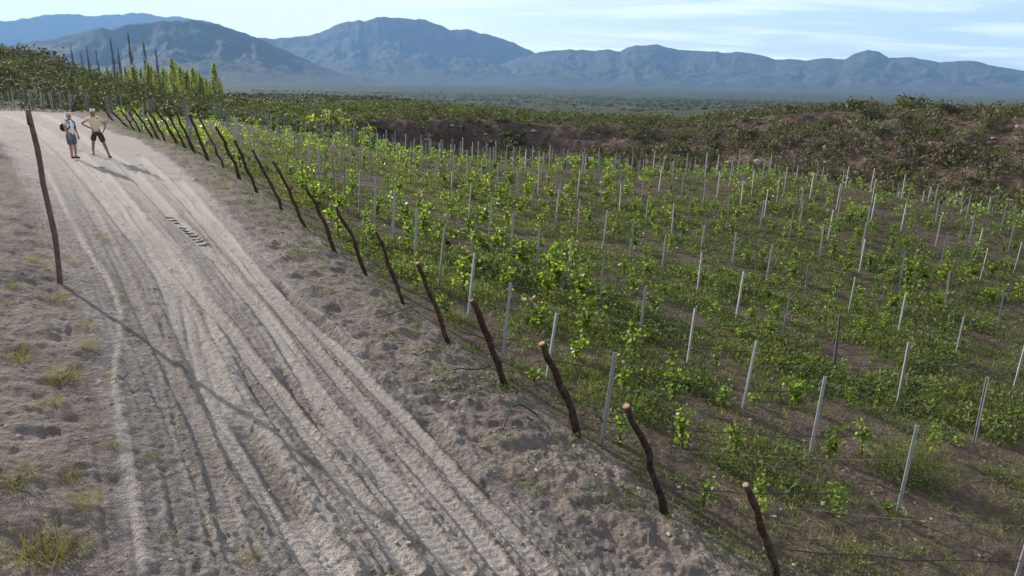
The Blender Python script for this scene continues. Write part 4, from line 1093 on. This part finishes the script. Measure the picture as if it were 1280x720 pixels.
# ------------------------------------------------------------------ grass tufts on the left
def tuft_mesh(seed, n, rad, L):
    g = np.random.default_rng(seed); a = g.random(n) * 6.283; rr = np.sqrt(g.random(n)) * rad
    return blades(np.stack([np.cos(a) * rr, np.sin(a) * rr, np.zeros(n) - .02], 1), g.uniform(.4, 1.1, n) * L, g, .006, .5)
tm = [mesh_np('blades', *tuft_mesh(800 + i, 150, .5, .62), [M_GRASS_DRY]) for i in range(4)]
order = sorted(range(len(TUFTS)), key=lambda i: math.hypot(TUFTS[i][0], TUFTS[i][1]))
for rank, i in enumerate(order):
    x, y, s = TUFTS[i]
    t_ = thing('grass_tuft', '%s yellow-green grass tuft on the sand left of the track, %s nearest' % ('small' if s < .3 else 'wiry', ordw(rank + 1)), 'grass tuft', (x, y, gz(x, y)), (0, 0, rg.uniform(0, 6.28)), 'grass tufts left of the track', (s, s, s * .85))
    link('blades', tm[i % 4], t_)
    if s >= .4:
        S = Soup()
        for _ in range(9):
            a = rg.random() * 6.283
            S.add(*tube([(0, 0, 0), (math.cos(a) * .3, math.sin(a) * .3, rg.uniform(.05, .3)), (math.cos(a) * .6, math.sin(a) * .6, rg.uniform(.0, .4))], [.008, .006, .003], 4))
        link('twigs', S.mesh('twigs', [M_BROWN_TWIG]), t_)

# ------------------------------------------------------------------ loose black hose and the marks on the track
(hx0, hy0), (hx1, hy1) = SPOT['hose0'], SPOT['hose1']
P = []
for s in np.linspace(0, 1, 12):
    x, y = hx0 + (hx1 - hx0) * s - .12 * math.sin(s * 3.1), hy0 + (hy1 - hy0) * s
    P.append((x, y, gz(x, y) + .01 + .20 * math.sin(s * math.pi) ** .8))
o = link('hose_end', Soup().add(*tube(P, .013, 6)).mesh('hose_end', [M_HOSE], True))
tag(o, 'loose end of black hose arching out of the sand near the stakes', 'hose')
for nm, (a, b), lab in (('hose_end', ((-2.75, 13.55), (-2.1, 14.25)), 'short pale-tipped stick of hose lying in the soil between two stakes'), ('hose_end', ((-1.0, 11.3), (-.35, 11.75)), 'black hose end poking out beside the fourth stake')):
    P = [(a[0] + (b[0] - a[0]) * s, a[1] + (b[1] - a[1]) * s, gz(a[0] + (b[0] - a[0]) * s, a[1] + (b[1] - a[1]) * s) + .03 + .22 * s) for s in np.linspace(0, 1, 6)]
    tag(link(nm, Soup().add(*tube(P, .012, 6)).mesh(nm, [M_HOSE], True)), lab, 'hose')
c0, c1 = np.array(SPOT['tread0']), np.array(SPOT['tread1'])
dv = (c1 - c0); ln = np.linalg.norm(dv); dv /= ln; sv = np.array([dv[1], -dv[0]])
t_ = thing('tread_mark_bars', 'short row of dark bars for shaded tread marks on the pale wheel track', 'tread marks', (c0[0], c0[1], gz(*c0)))  # raised black bars stand in for the shade in tread imprints
for i, u in enumerate((.02, .13, .23, .40, .50, .60, .70, .79, .87, .98)):
    m = c0 + dv * ln * u
    w = (.26, .22, .15, .22, .25, .26, .27, .26, .22, .30)[i]
    skew = dv * .10
    P = []
    for s in np.linspace(-1, 1, 5):
        q = m + (sv * w + skew) * s * .5 * 1.0
        P.append((q[0] - c0[0], q[1] - c0[1], gz(*q) + .010 - gz(*c0)))
    V, F = tube(P, [.009, .016, .018, .016, .009], 6)
    link('bar', mesh_np('bar', V, F, [M_HOSE], True), t_)

# ------------------------------------------------------------------ shrubs, scrub and trees
def bush_template(seed, n, ls, h=0.75, blobs=7, out=.8):
    g = np.random.default_rng(seed)
    bc = g.normal(size=(blobs, 3)) * [.45, .45, .2]; bc[:, 2] = np.abs(bc[:, 2]) + h * .35
    br = g.uniform(.28, .5, blobs)
    k = g.integers(0, blobs, n)
    d = g.normal(size=(n, 3)); d /= np.linalg.norm(d, axis=1)[:, None]
    C = bc[k] + d * (br[k] * g.uniform(.55, 1.08, n))[:, None] * [1, 1, .85]
    C[:, 2] = np.maximum(C[:, 2], .02)
    return leaves(C, g.uniform(.6, 1.4, n) * ls, g, .3, .8, d * out)
def sector(n, az0, az1, r0, r1, rg):
    a = np.radians(rg.uniform(az0, az1, n)); r = np.sqrt(rg.uniform(r0 ** 2, r1 ** 2, n))
    return r * np.sin(a), r * np.cos(a)
def mass(name, lab, cat, templates, x, y, sc, mat, rg, sq=(.7, 1.2)):
    pos = np.stack([x, y, ground_z(x, y) - .06 * sc], 1)
    o = link(name, scatter(templates, pos, sc, rg, rg.uniform(*sq, len(x))).mesh(name, [mat]), kind='stuff')
    tag(o, lab, cat)
rg = np.random.default_rng(99)
B_HI = [bush_template(900 + i, 100, .14 + .02 * (i % 3), .55 + .12 * i, 5 + i) for i in range(6)]
B_MID = [bush_template(920 + i, 44, .36) for i in range(6)]
B_BANK = [bush_template(930 + i, 62, .195, .8, 5 + i, 1.3) for i in range(6)]
B_LO = [bush_template(940 + i, 26, .50) for i in range(5)]
# hillside behind the people
x, y = sector(1500, -42, -20, 70, 160, rg)
d = fbm(x / 9, y / 9, 2, 161)
a = np.degrees(np.arctan2(x, y)); r = np.hypot(x, y)
k = (d > -0.62) & ((r > 78) | (a > -31) | (rg.random(len(x)) < .35))
x, y = x[k], y[k]
half = rg.random(len(x)) < 0.72
sc = rg.uniform(.55, 1.45, len(x)) * (1 + .6 * (rg.random(len(x)) < .18)) * (0.8 + 0.6 * np.clip(fbm(x / 13, y / 13, 2, 163) + .4, 0, 1))
mass('hillside_scrub', 'dense dark green scrub covering the hillside behind the people', 'scrub', B_HI, x[half], y[half], sc[half], M_LEAF_SCRUB, rg)
mass('hillside_scrub', 'paler olive scrub mixed through the hillside behind the people', 'scrub', B_HI, x[~half], y[~half], sc[~half], M_LEAF_PLATEAU, rg)
# plateau beyond the vineyard
x, y = sector(2100, -24, 1, 62, 220, rg)
r = np.hypot(x, y); a = np.degrees(np.arctan2(x, y))
rc = np.interp(a, CREST_AZ, CREST_R)
k = (r > rc + 3) & ((a < -9.5) | (r > 96)) & (fbm(x / 14, y / 14, 2, 171) > -.40)
mass('plateau_scrub', 'low green scrub spreading over the flat ground beyond the vineyard', 'scrub', B_MID, x[k], y[k], rg.uniform(.6, 1.45, k.sum()), M_LEAF_PLATEAU, rg, (.5, 1.0))
x, y = sector(900, 0, 20, 104, 185, rg)
mass('plateau_scrub', 'strip of green scrub along the top of the dark cliff', 'scrub', B_MID, x, y, rg.uniform(.5, 1.15, len(x)), M_LEAF_PLATEAU, rg, (.5, .9))
# further plain, down to the river flats
x, y = sector(1800, -30, 3, 235, 640, rg)
k = fbm(x / 40, y / 40, 3, 181) > -.25
mass('distant_scrub', 'distant scrub dotted over the plain on the left', 'scrub', B_LO, x[k], y[k], rg.uniform(1.2, 2.6, k.sum()), M_LEAF_SCRUB, rg, (.45, .8))
x, y = sector(3600, -20, 26, 720, 2400, rg)
k = fbm(x / 160, y / 160, 3, 185) > -.30
mass('distant_scrub', 'hazy scrub dotted over the wide valley floor', 'scrub', B_LO, x[k], y[k], rg.uniform(2.5, 6.0, k.sum()), M_LEAF_SCRUB, rg, (.35, .7))
# the bank on the right: dry bushes, a few green ones, stones
x, y = sector(5600, -10, 41, 62, 126, rg)
r = np.hypot(x, y); a = np.degrees(np.arctan2(x, y)); rc = np.interp(a, CREST_AZ, CREST_R)
cover = fbm(x / 8, y / 8, 3, 191)
cliff = (a < 9) & (r < 103)
k = (r > rc + 12) & (cover > np.where(cliff, .05, -.75)) & ((r < np.interp(a, [-10, 10, 22, 42], [93, 106, 101, 94])) | (rg.random(len(x)) < .35))
x, y = x[k], y[k]
t = rg.random(len(x))
sc = rg.uniform(.55, 1.15, len(x)) * (.85 + .7 * (rg.random(len(x)) < .12))
for lo, hi, mat, lab in ((0, .64, M_LEAF_DRY, 'dry brown shrubs covering the earth bank'), (.64, .84, M_LEAF_SCRUB, 'dark green shrubs covering the earth bank'), (.84, 1.01, M_LEAF_PLATEAU, 'olive shrubs dotted over the earth bank')):
    m = (t >= lo) & (t < hi)
    mass('bank_scrub', lab, 'scrub', B_BANK, x[m], y[m], sc[m], mat, rg, (1.0, 1.5))
x, y = sector(1500, -8, 44, 62, 112, rg)
k = np.hypot(x, y) > np.interp(np.degrees(np.arctan2(x, y)), CREST_AZ, CREST_R) + 14
pos = np.stack([x[k], y[k], ground_z(x[k], y[k])], 1)
o = link('bank_rocks', scatter(ST, pos, .12 + .5 * rg.random(k.sum()) ** 3, rg).mesh('bank_rocks', [M_STONE]), kind='stuff')
tag(o, 'pale rocks lying on the slope of the earth bank', 'rocks')
# shrubs that stand out on the bank
big = [mesh_np('foliage', *bush_template(960 + i, 240, .16, .8, 9), [M_LEAF_SCRUB if i % 3 else M_LEAF_PLATEAU]) for i in range(5)]
SHL = ['tall open olive shrub standing up on the skyline of the earth bank', 'round green shrub on the rim of the bank, left of the skyline shrub', 'dark green shrub just under the rim of the bank', 'small low shrub on the rim beside the tall skyline shrub', 'tiny dark bush alone on the right part of the rim', 'grey thin shrub on the rim toward the middle of the photo', 'wispy shrub on the rim left of the round green shrub', 'green shrub at the left end of the high rim', 'leftmost green shrub where the rim slopes down', 'round green shrub below the rim right of the skyline shrub', 'large green shrub at the right edge of the photo', 'olive shrub on the upper slope below the round green shrub', 'shadowed shrub on the upper slope at right', 'small olive shrub halfway up the bank', 'deep green shrub halfway up the bank at right', 'dark shrub in the middle of the bank slope', 'olive shrub left of centre on the upper slope']
sb_stem = Soup()
for i in range(10):
    a = i * .63; sb_stem.add(*tube([(0, 0, -.1), (math.cos(a) * .25, math.sin(a) * .25, .5), (math.cos(a) * .55, math.sin(a) * .55, 1.0)], [.04, .025, .01], 4))
sb_me = sb_stem.mesh('stems', [M_TWIG])
for i, (a, r, h) in enumerate(SHRUBS):
    x, y = r * math.sin(math.radians(a)), r * math.cos(math.radians(a))
    s = h / 1.0
    t_ = thing('shrub', SHL[i], 'shrub', (x, y, gz(x, y) - .1), (0, 0, i * 1.3), 'shrubs on the earth bank', (s * 1.3, s * 1.3, s * 1.3))
    link('foliage', big[i % 5], t_); link('stems', sb_me, t_)

def tree_trunk(h, r, seed, limbs=9):
    g = np.random.default_rng(seed); S = Soup()
    t = np.linspace(0, 1, 7)
    P = np.stack([np.cumsum(g.normal(size=7)) * .04, np.cumsum(g.normal(size=7)) * .04, t * h - .3], 1)
    S.add(*tube(P, r * (1.05 - t * .92), 7))
    for i in range(limbs):
        u = g.uniform(.12, .85); p = np.array([np.interp(u, t, P[:, c]) for c in range(3)])
        a = g.random() * 6.283; l = h * g.uniform(.12, .25) * (1.15 - u)
        d = np.array([math.cos(a) * .32, math.sin(a) * .32, 1.0])
        S.add(*tube([p, p + d * l * .5 + [d[0] * l * .3, d[1] * l * .3, 0], p + d * l], [r * .35, r * .22, r * .06], 5))
    return S
def poplar_crown(seed, n=1700):
    g = np.random.default_rng(seed)
    m = 40; u = g.random(m) ** .9; a = g.random(m) * 6.283
    prof = np.sin(np.clip(u * .95 + .07, 0, 1) * math.pi) ** .6 * .115
    bc = np.stack([np.cos(a) * prof * g.random(m) ** .5, np.sin(a) * prof * g.random(m) ** .5, .05 + u * .95], 1)
    k = g.integers(0, m, n)
    C = bc[k] + g.normal(size=(n, 3)) * [.016, .016, .05]
    # most leaves sit on upright shoots, so the crown is streaked and open
    u = g.random(n) ** .85; s_ = g.integers(0, 16, n); sa = s_ * 2.4
    pr = (np.sin(np.clip(u * .93 + .07, 0, 1) * math.pi) ** .7) * .12
    L2 = np.stack([np.cos(sa) * pr * (.35 + .65 * (s_ % 5) / 4), np.sin(sa) * pr * (.35 + .65 * (s_ % 5) / 4), .04 + u * (.72 + .28 * ((s_ * 7) % 16) / 15)], 1) + g.normal(size=(n, 3)) * [.012, .012, .015]
    m2 = g.random(n) < .7
    C[m2] = L2[m2]
    C[:, 2] = np.clip(C[:, 2], .02, 1.02)
    return C
pt = [tree_trunk(1.0, .018, 1000 + i).mesh('trunk', [M_TWIG]) for i in range(3)]
pc = []
for i in range(4):
    g = np.random.default_rng(1010 + i); C = poplar_crown(1020 + i)
    pc.append(mesh_np('crown', *leaves(C, g.uniform(.020, .036, len(C)), g, .1, .9), [M_LEAF_POPLAR]))
PALL = sorted(POPLARS + [(p[0] + .22, p[1] + 9, p[2] - .9) for p in POPLARS[:-2]])
for i, (a, r, ztop) in enumerate(PALL):
    x, y = r * math.sin(math.radians(a)), r * math.cos(math.radians(a))
    z = gz(x, y); h = max(4.0, ztop + ZC - z)
    w = h * (.80 + .35 * rg.random())
    lab = 'rightmost leafy green poplar at the end of the row' if i == len(PALL) - 2 else '%s leafy green poplar from the left in the row behind the hill' % ordw(i + 1)
    t_ = thing('poplar_tree', lab, 'tree', (x, y, z), (0, 0, i * 2.1), 'leafy poplars behind the hill', (w, w, h))
    link('trunk', pt[i % 3], t_); link('crown', pc[i % 4], t_)
def bare_crown(seed):
    g = np.random.default_rng(seed); S = Soup()
    for i in range(150):
        u = g.uniform(.10, .97); a = g.random() * 6.283
        l = .20 * (1.15 - u) + .03; o_ = .065 * (1.1 - u) * g.uniform(.5, 1.2)
        p0 = np.array([0, 0, u]); p1 = np.array([math.cos(a) * o_ * .7, math.sin(a) * o_ * .7, u + l * .5]); p2 = np.array([math.cos(a) * o_ * 1.1, math.sin(a) * o_ * 1.1, u + l])
        S.add(*tube([p0, p1, p2], [.0032, .0022, .001], 3, False))
    return S
bc_ = [bare_crown(1100 + i).mesh('crown', [M_TWIG]) for i in range(3)]
bt_ = [tree_trunk(1.0, .010, 1110 + i, 4).mesh('trunk', [M_TWIG]) for i in range(3)]
for i, (a, r, ztop) in enumerate(BARE):
    x, y = r * math.sin(math.radians(a)), r * math.cos(math.radians(a))
    z = gz(x, y); h = ztop + ZC - z
    t_ = thing('bare_poplar', '%s tall leafless grey poplar from the left, rising above the hill' % ordw(i + 1), 'tree', (x, y, z), (0, 0, i * 1.7), 'leafless poplars behind the hill', (h, h, h))
    link('trunk', bt_[i % 3], t_); link('crown', bc_[i % 3], t_)
# small vivid trees beyond the vineyard's far edge
for i, (a, r, h) in enumerate(((-14.6, 88, 2.6), (-13.6, 92, 2.0), (-12.4, 84, 2.2))):
    x, y = r * math.sin(math.radians(a)), r * math.cos(math.radians(a))
    t_ = thing('shrub', '%s bright yellow-green shrub from the left beyond the vineyard edge' % ordw(i + 1), 'shrub', (x, y, gz(x, y) - .1), (0, 0, i), 'bright shrubs beyond the vineyard', (h * .9, h * .9, h))
    link('foliage', mesh_np('foliage', *bush_template(1200 + i, 220, .16), [M_LEAF_POPLAR]), t_); link('stems', sb_me, t_)

# second block of posts at the foot of the hill
i = 0
for rowk, (r0, da) in enumerate(((68, 0.0), (71, .17), (74, .08))):
    for a in np.arange(-36.5, -31.2, .55):
        aa = math.radians(a + da + rg.uniform(-.08, .08)); r = r0 + rg.uniform(-.5, .5)
        x, y = r * math.sin(aa), r * math.cos(aa)
        o = link('metal_post', POST, None, (x, y, gz(x, y)), (rg.uniform(-.06, .06), rg.uniform(-.10, .04), rg.uniform(0, 6)), (1, 1, rg.uniform(1.4, 1.7)))
        tag(o, 'slim grey post in the crowded block at the foot of the hill', 'post', 'posts at the foot of the hill')

# ------------------------------------------------------------------ people
def skin_obj(name, J, E, mat, parent, sub=1, smooth=True):
    """J: name -> (x, y, z, r); E: pairs; grown with a Skin modifier, then baked to a mesh"""
    keys = list(J); ix = {k: i for i, k in enumerate(keys)}
    me = bpy.data.meshes.new(name)
    me.from_pydata([J[k][:3] for k in keys], [(ix[a], ix[b]) for a, b in E], [])
    o = bpy.data.objects.new(name, me); COL.objects.link(o)
    o.modifiers.new('Skin', 'SKIN')
    sv = me.skin_vertices[0].data
    for k in keys:
        sv[ix[k]].radius = (J[k][3], J[k][3])
    sv[0].use_root = True
    md = o.modifiers.new('Subdivision', 'SUBSURF'); md.levels = sub; md.render_levels = sub
    dg = bpy.context.evaluated_depsgraph_get(); dg.update()
    nm = bpy.data.meshes.new_from_object(o.evaluated_get(dg))
    nm.name = name
    bpy.data.objects.remove(o); bpy.data.meshes.remove(me)
    nm.materials.clear(); nm.materials.append(mat)
    nm.polygons.foreach_set('use_smooth', np.full(len(nm.polygons), smooth, bool))
    return link(name, nm, parent)
M_SKIN = plain('skin', (0.36, 0.20, 0.14), 0.55, 0.35, var=0.06)
M_SKIN_TAN = plain('tanned_skin', (0.25, 0.13, 0.09), 0.55, 0.35, var=0.06)
M_YELLOW = plain('yellow_cotton', (0.60, 0.515, 0.33), 0.9, 0.1, var=0.06)
M_WHITE = plain('white_cotton', (0.74, 0.75, 0.78), 0.9, 0.1, var=0.05)
M_DARK = plain('dark_shorts_cloth', (0.045, 0.045, 0.04), 0.9, 0.1, var=0.2)
M_BLUE = plain('slate_shorts_cloth', (0.11, 0.125, 0.17), 0.9, 0.1, var=0.12)
M_SHOE = plain('dark_shoe', (0.025, 0.024, 0.026), 0.6, 0.3, var=0.2)
M_HAIR = plain('white_hair', (0.70, 0.69, 0.66), 0.8, 0.2, var=0.1)
M_PACK = plain('black_nylon', (0.018, 0.02, 0.022), 0.6, 0.3, var=0.2)
M_EYE = plain('dark_eye', (0.02, 0.015, 0.012), 0.3, 0.5, var=0.1)
M_LIP = plain('lip', (0.25, 0.10, 0.08), 0.5, 0.3, var=0.1)

def hand(J, E, pre, wrist, palm, fdir, side, r=.010):
    """palm and five unequal, bent fingers rooted in it"""
    wrist, palm, fdir, side = (np.array(v, float) for v in (wrist, palm, fdir, side))
    fdir /= np.linalg.norm(fdir); side /= np.linalg.norm(side)
    curl = np.cross(fdir, side)
    for f, (o, l) in enumerate(((-.030, .070), (-.010, .080), (.012, .076), (.031, .058))):
        a = palm + side * o + fdir * .030; b = a + fdir * l * .55; c = b + fdir * l * .35 + curl * l * .30
        J[pre + 'f%da' % f] = (*a, r); J[pre + 'f%db' % f] = (*b, r * .9); J[pre + 'f%dc' % f] = (*c, r * .75)
        E += [(pre + 'palm', pre + 'f%da' % f), (pre + 'f%da' % f, pre + 'f%db' % f), (pre + 'f%db' % f, pre + 'f%dc' % f)]
    a = palm - side * .040 - fdir * .012; b = a - side * .022 + fdir * .030; c = b + fdir * .028 + side * .008
    J[pre + 'ta'] = (*a, r * 1.1); J[pre + 'tb'] = (*b, r); J[pre + 'tc'] = (*c, r * .8)
    E += [(pre + 'palm', pre + 'ta'), (pre + 'ta', pre + 'tb'), (pre + 'tb', pre + 'tc')]

def person(label, loc, yaw, P, shirt_m, shorts_m, skin_m, sleeve, scale=1.0):
    t = thing('person', label, 'person', loc, (0, 0, yaw), None, (scale,) * 3)
    J = {}; E = []
    def j(k, p, r): J[k] = (*p, r)
    j('pelvis', P['pelvis'], .135); j('waist', P['waist'], .125); j('chest', P['chest'], .145); j('neck', P['neck'], .058)
    j('jaw', P['jaw'], .070); j('head', P['head'], .092); j('crown', P['crown'], .060)
    E += [('pelvis', 'waist'), ('waist', 'chest'), ('chest', 'neck'), ('neck', 'jaw'), ('jaw', 'head'), ('head', 'crown')]
    for s in 'LR':
        j('sh' + s, P['sh' + s], .068); j('el' + s, P['el' + s], .043); j('wr' + s, P['wr' + s], .030); j(s + 'palm', P['pa' + s], .034)
        E += [('chest', 'sh' + s), ('sh' + s, 'el' + s), ('el' + s, 'wr' + s), ('wr' + s, s + 'palm')]
        hand(J, E, s, P['wr' + s], P['pa' + s], P['fd' + s], P['fs' + s])
        j('hip' + s, P['hip' + s], .098); j('kn' + s, P['kn' + s], .062); j('cf' + s, tuple(np.array(P['kn' + s]) * .6 + np.array(P['an' + s]) * .4 + [0, .015, 0]), .058); j('an' + s, P['an' + s], .040); j('toe' + s, P['to' + s], .034)
        E += [('pelvis', 'hip' + s), ('hip' + s, 'kn' + s), ('kn' + s, 'cf' + s), ('cf' + s, 'an' + s), ('an' + s, 'toe' + s)]
    hd = np.array(P['head']); f = np.array(P['face'], float); f /= np.linalg.norm(f); sd = np.cross(f, [0, 0, 1]); sd /= np.linalg.norm(sd)
    j('nose', hd + f * .108 + [0, 0, -.012], .012); E.append(('head', 'nose'))
    for s, q in (('L', 1), ('R', -1)):
        j('ear' + s, hd + sd * q * .098 + [0, 0, -.01], .014); E.append(('head', 'ear' + s))
    skin_obj('body', J, E, skin_m, t)
    # clothes follow the same skeleton
    SJ = {'chest': (*P['chest'], .170), 'waist': (*P['waist'], .158), 'hem': (*(np.array(P['pelvis']) - [0, 0, .05]), .166), 'collar': (*(np.array(P['neck']) - [0, 0, .035]), .080)}
    SE = [('chest', 'waist'), ('waist', 'hem'), ('chest', 'collar')]
    for s in 'LR':
        sh, el = np.array(P['sh' + s]), np.array(P['el' + s])
        SJ['sh' + s] = (*sh, .086); SJ['sl' + s] = (*(sh + (el - sh) * sleeve), .074)
        SE += [('chest', 'sh' + s), ('sh' + s, 'sl' + s)]
    skin_obj('shirt', SJ, SE, shirt_m, t)
    HJ = {'pelvis': (*P['pelvis'], .150)}; HE = []
    top = np.array(P['waist']) * .45 + np.array(P['pelvis']) * .55
    HJ['belt'] = (*top, .146); HE.append(('pelvis', 'belt'))
    for s in 'LR':
        h, k = np.array(P['hip' + s]), np.array(P['kn' + s])
        HJ['hip' + s] = (*h, .122); HJ['mid' + s] = (*(h + (k - h) * .55), .112); HJ['hem' + s] = (*(h + (k - h) * .86), .105)
        HE += [('pelvis', 'hip' + s), ('hip' + s, 'mid' + s), ('mid' + s, 'hem' + s)]
    skin_obj('shorts', HJ, HE, shorts_m, t)
    for s in 'LR':
        an, to = np.array(P['an' + s]), np.array(P['to' + s])
        d = to - an; d[2] = 0; d /= np.linalg.norm(d)
        skin_obj('shoe', {'heel': (*(an - d * .05 - [0, 0, .045]), .044), 'mid': (*(an + d * .06 - [0, 0, .045]), .047), 'toe': (*(an + d * .17 - [0, 0, .055]), .040), 'top': (*(an + [0, 0, .005]), .048)}, [('heel', 'mid'), ('mid', 'toe'), ('heel', 'top')], M_SHOE, t)
        skin_obj('sock', {'a': (*(an + [0, 0, .02]), .046), 'b': (*(an + [0, 0, .085]), .049)}, [('a', 'b')], P['sock'], t)
        eye = hd + f * .086 + sd * (.034 if s == 'L' else -.034) + [0, 0, .018]
        skin_obj('eye', {'a': (*(eye - f * .004), .011), 'b': (*(eye + f * .008), .010)}, [('a', 'b')], M_EYE, t)
    mo = np.array(P['jaw']) * .45 + hd * .55 + f * .078 - [0, 0, .022]
    skin_obj('mouth', {'a': (*(mo - sd * .024), .008), 'b': (*(mo + f * .004), .010), 'c': (*(mo + sd * .024), .008)}, [('a', 'b'), ('b', 'c')], M_LIP, t)
    cr = np.array(P['crown'])
    skin_obj('hair', {'a': (*(hd - f * .040 + [0, 0, .030]), .088), 'b': (*(cr - f * .012 - [0, 0, .002]), .070), 'c': (*(hd - f * .055 - [0, 0, .030]), .068)}, [('a', 'b'), ('a', 'c')], M_HAIR, t, 2)
    return t
mx, my = SPOT['man']
g0 = gz(mx, my)
ca, sa_ = math.cos(math.radians(30)), math.sin(math.radians(30))
def foot_z(root, lx, ly):
    return gz(root[0] + lx * ca - ly * sa_, root[1] + lx * sa_ + ly * ca) - gz(*root)
zl, zr = foot_z((mx, my), -.27, 0), foot_z((mx, my), .27, -.05)
MAN = dict(pelvis=(-.06, 0, .95), waist=(-.07, .0, 1.10), chest=(-.09, .0, 1.33), neck=(-.10, -.01, 1.52), jaw=(-.10, -.045, 1.60), head=(-.10, -.035, 1.69), crown=(-.10, -.02, 1.765), face=(.05, -1, -.05),
           shL=(-.28, .0, 1.45), elL=(-.53, .07, 1.27), wrL=(-.31, -.06, 1.13), paL=(-.235, -.085, 1.09), fdL=(.8, -.3, -.5), fsL=(.3, -.9, .2),
           shR=(.10, .0, 1.45), elR=(.30, .09, 1.20), wrR=(.20, -.03, .99), paR=(.165, -.07, .93), fdR=(-.35, -.2, -.9), fsR=(.2, -1, .1),
           hipL=(-.15, 0, .90), hipR=(.04, 0, .90), knL=(-.22, -.03, .50 + zl * .5), knR=(.16, -.04, .50 + zr * .5), anL=(-.27, .0, .10 + zl), anR=(.27, -.02, .10 + zr), toL=(-.29, -.17, .045 + zl), toR=(.34, -.17, .045 + zr), sock=M_SHOE)
person('person in pale yellow t-shirt and dark shorts with hands on hips', (mx, my, g0), math.radians(30), MAN, M_YELLOW, M_DARK, M_SKIN_TAN, .62)
wx, wy = SPOT['mate']
zl, zr = foot_z((wx, wy), -.05, -.02), foot_z((wx, wy), .06, .06)
MATE = dict(pelvis=(0, 0, .95), waist=(0, .0, 1.10), chest=(.01, .0, 1.33), neck=(.01, -.01, 1.52), jaw=(.035, -.035, 1.60), head=(.03, -.025, 1.69), crown=(.015, -.015, 1.765), face=(.75, -.65, -.02),
            shL=(-.14, -.14, 1.45), elL=(-.14, -.21, 1.17), wrL=(-.05, -.22, .93), paL=(-.03, -.22, .86), fdL=(.12, 0, -1), fsL=(.9, .2, .1),
            shR=(.14, .14, 1.45), elR=(.18, .20, 1.17), wrR=(.24, .14, .93), paR=(.25, .13, .86), fdR=(.1, 0, -1), fsR=(.9, .2, .1),
            hipL=(-.07, -.07, .90), hipR=(.07, .07, .90), knL=(-.05, -.09, .50), knR=(.08, .06, .50), anL=(-.06, -.06, .10 + zl), anR=(.07, .05, .10 + zr), toL=(.07, -.16, .045 + zl), toR=(.20, -.05, .045 + zr), sock=M_WHITE)
person('person with white hair in white t-shirt and slate blue shorts', (wx, wy, gz(wx, wy)), math.radians(30), MATE, M_WHITE, M_BLUE, M_SKIN, .5, .93)
bp_ = thing('backpack', 'small black backpack worn by the person in the white t-shirt', 'backpack', (wx, wy, gz(wx, wy)), (0, 0, math.radians(30)), None, (.93,) * 3)
skin_obj('bag', {'b': (-.22, .18, 1.08, .115), 'm': (-.23, .19, 1.25, .130), 't': (-.20, .17, 1.42, .095)}, [('b', 'm'), ('m', 't')], M_PACK, bp_)
for q in (-1, 1):
    sx, sy = -.10 * q * -.7 * 1, .10 * q
    pts = [(-.12 + .10 * q, .12 + .10 * q, 1.45), (.0 + .09 * q, -.02 + .09 * q, 1.535), (.10 + .085 * q, -.13 + .085 * q, 1.44), (.11 + .09 * q, -.14 + .09 * q, 1.26), (.0 + .13 * q, -.0 + .13 * q, 1.12), (-.14 + .1 * q, .12 + .1 * q, 1.10)]
    link('strap', Soup().add(*tube(pts, .024, 6)).mesh('strap', [M_PACK], True), bp_)
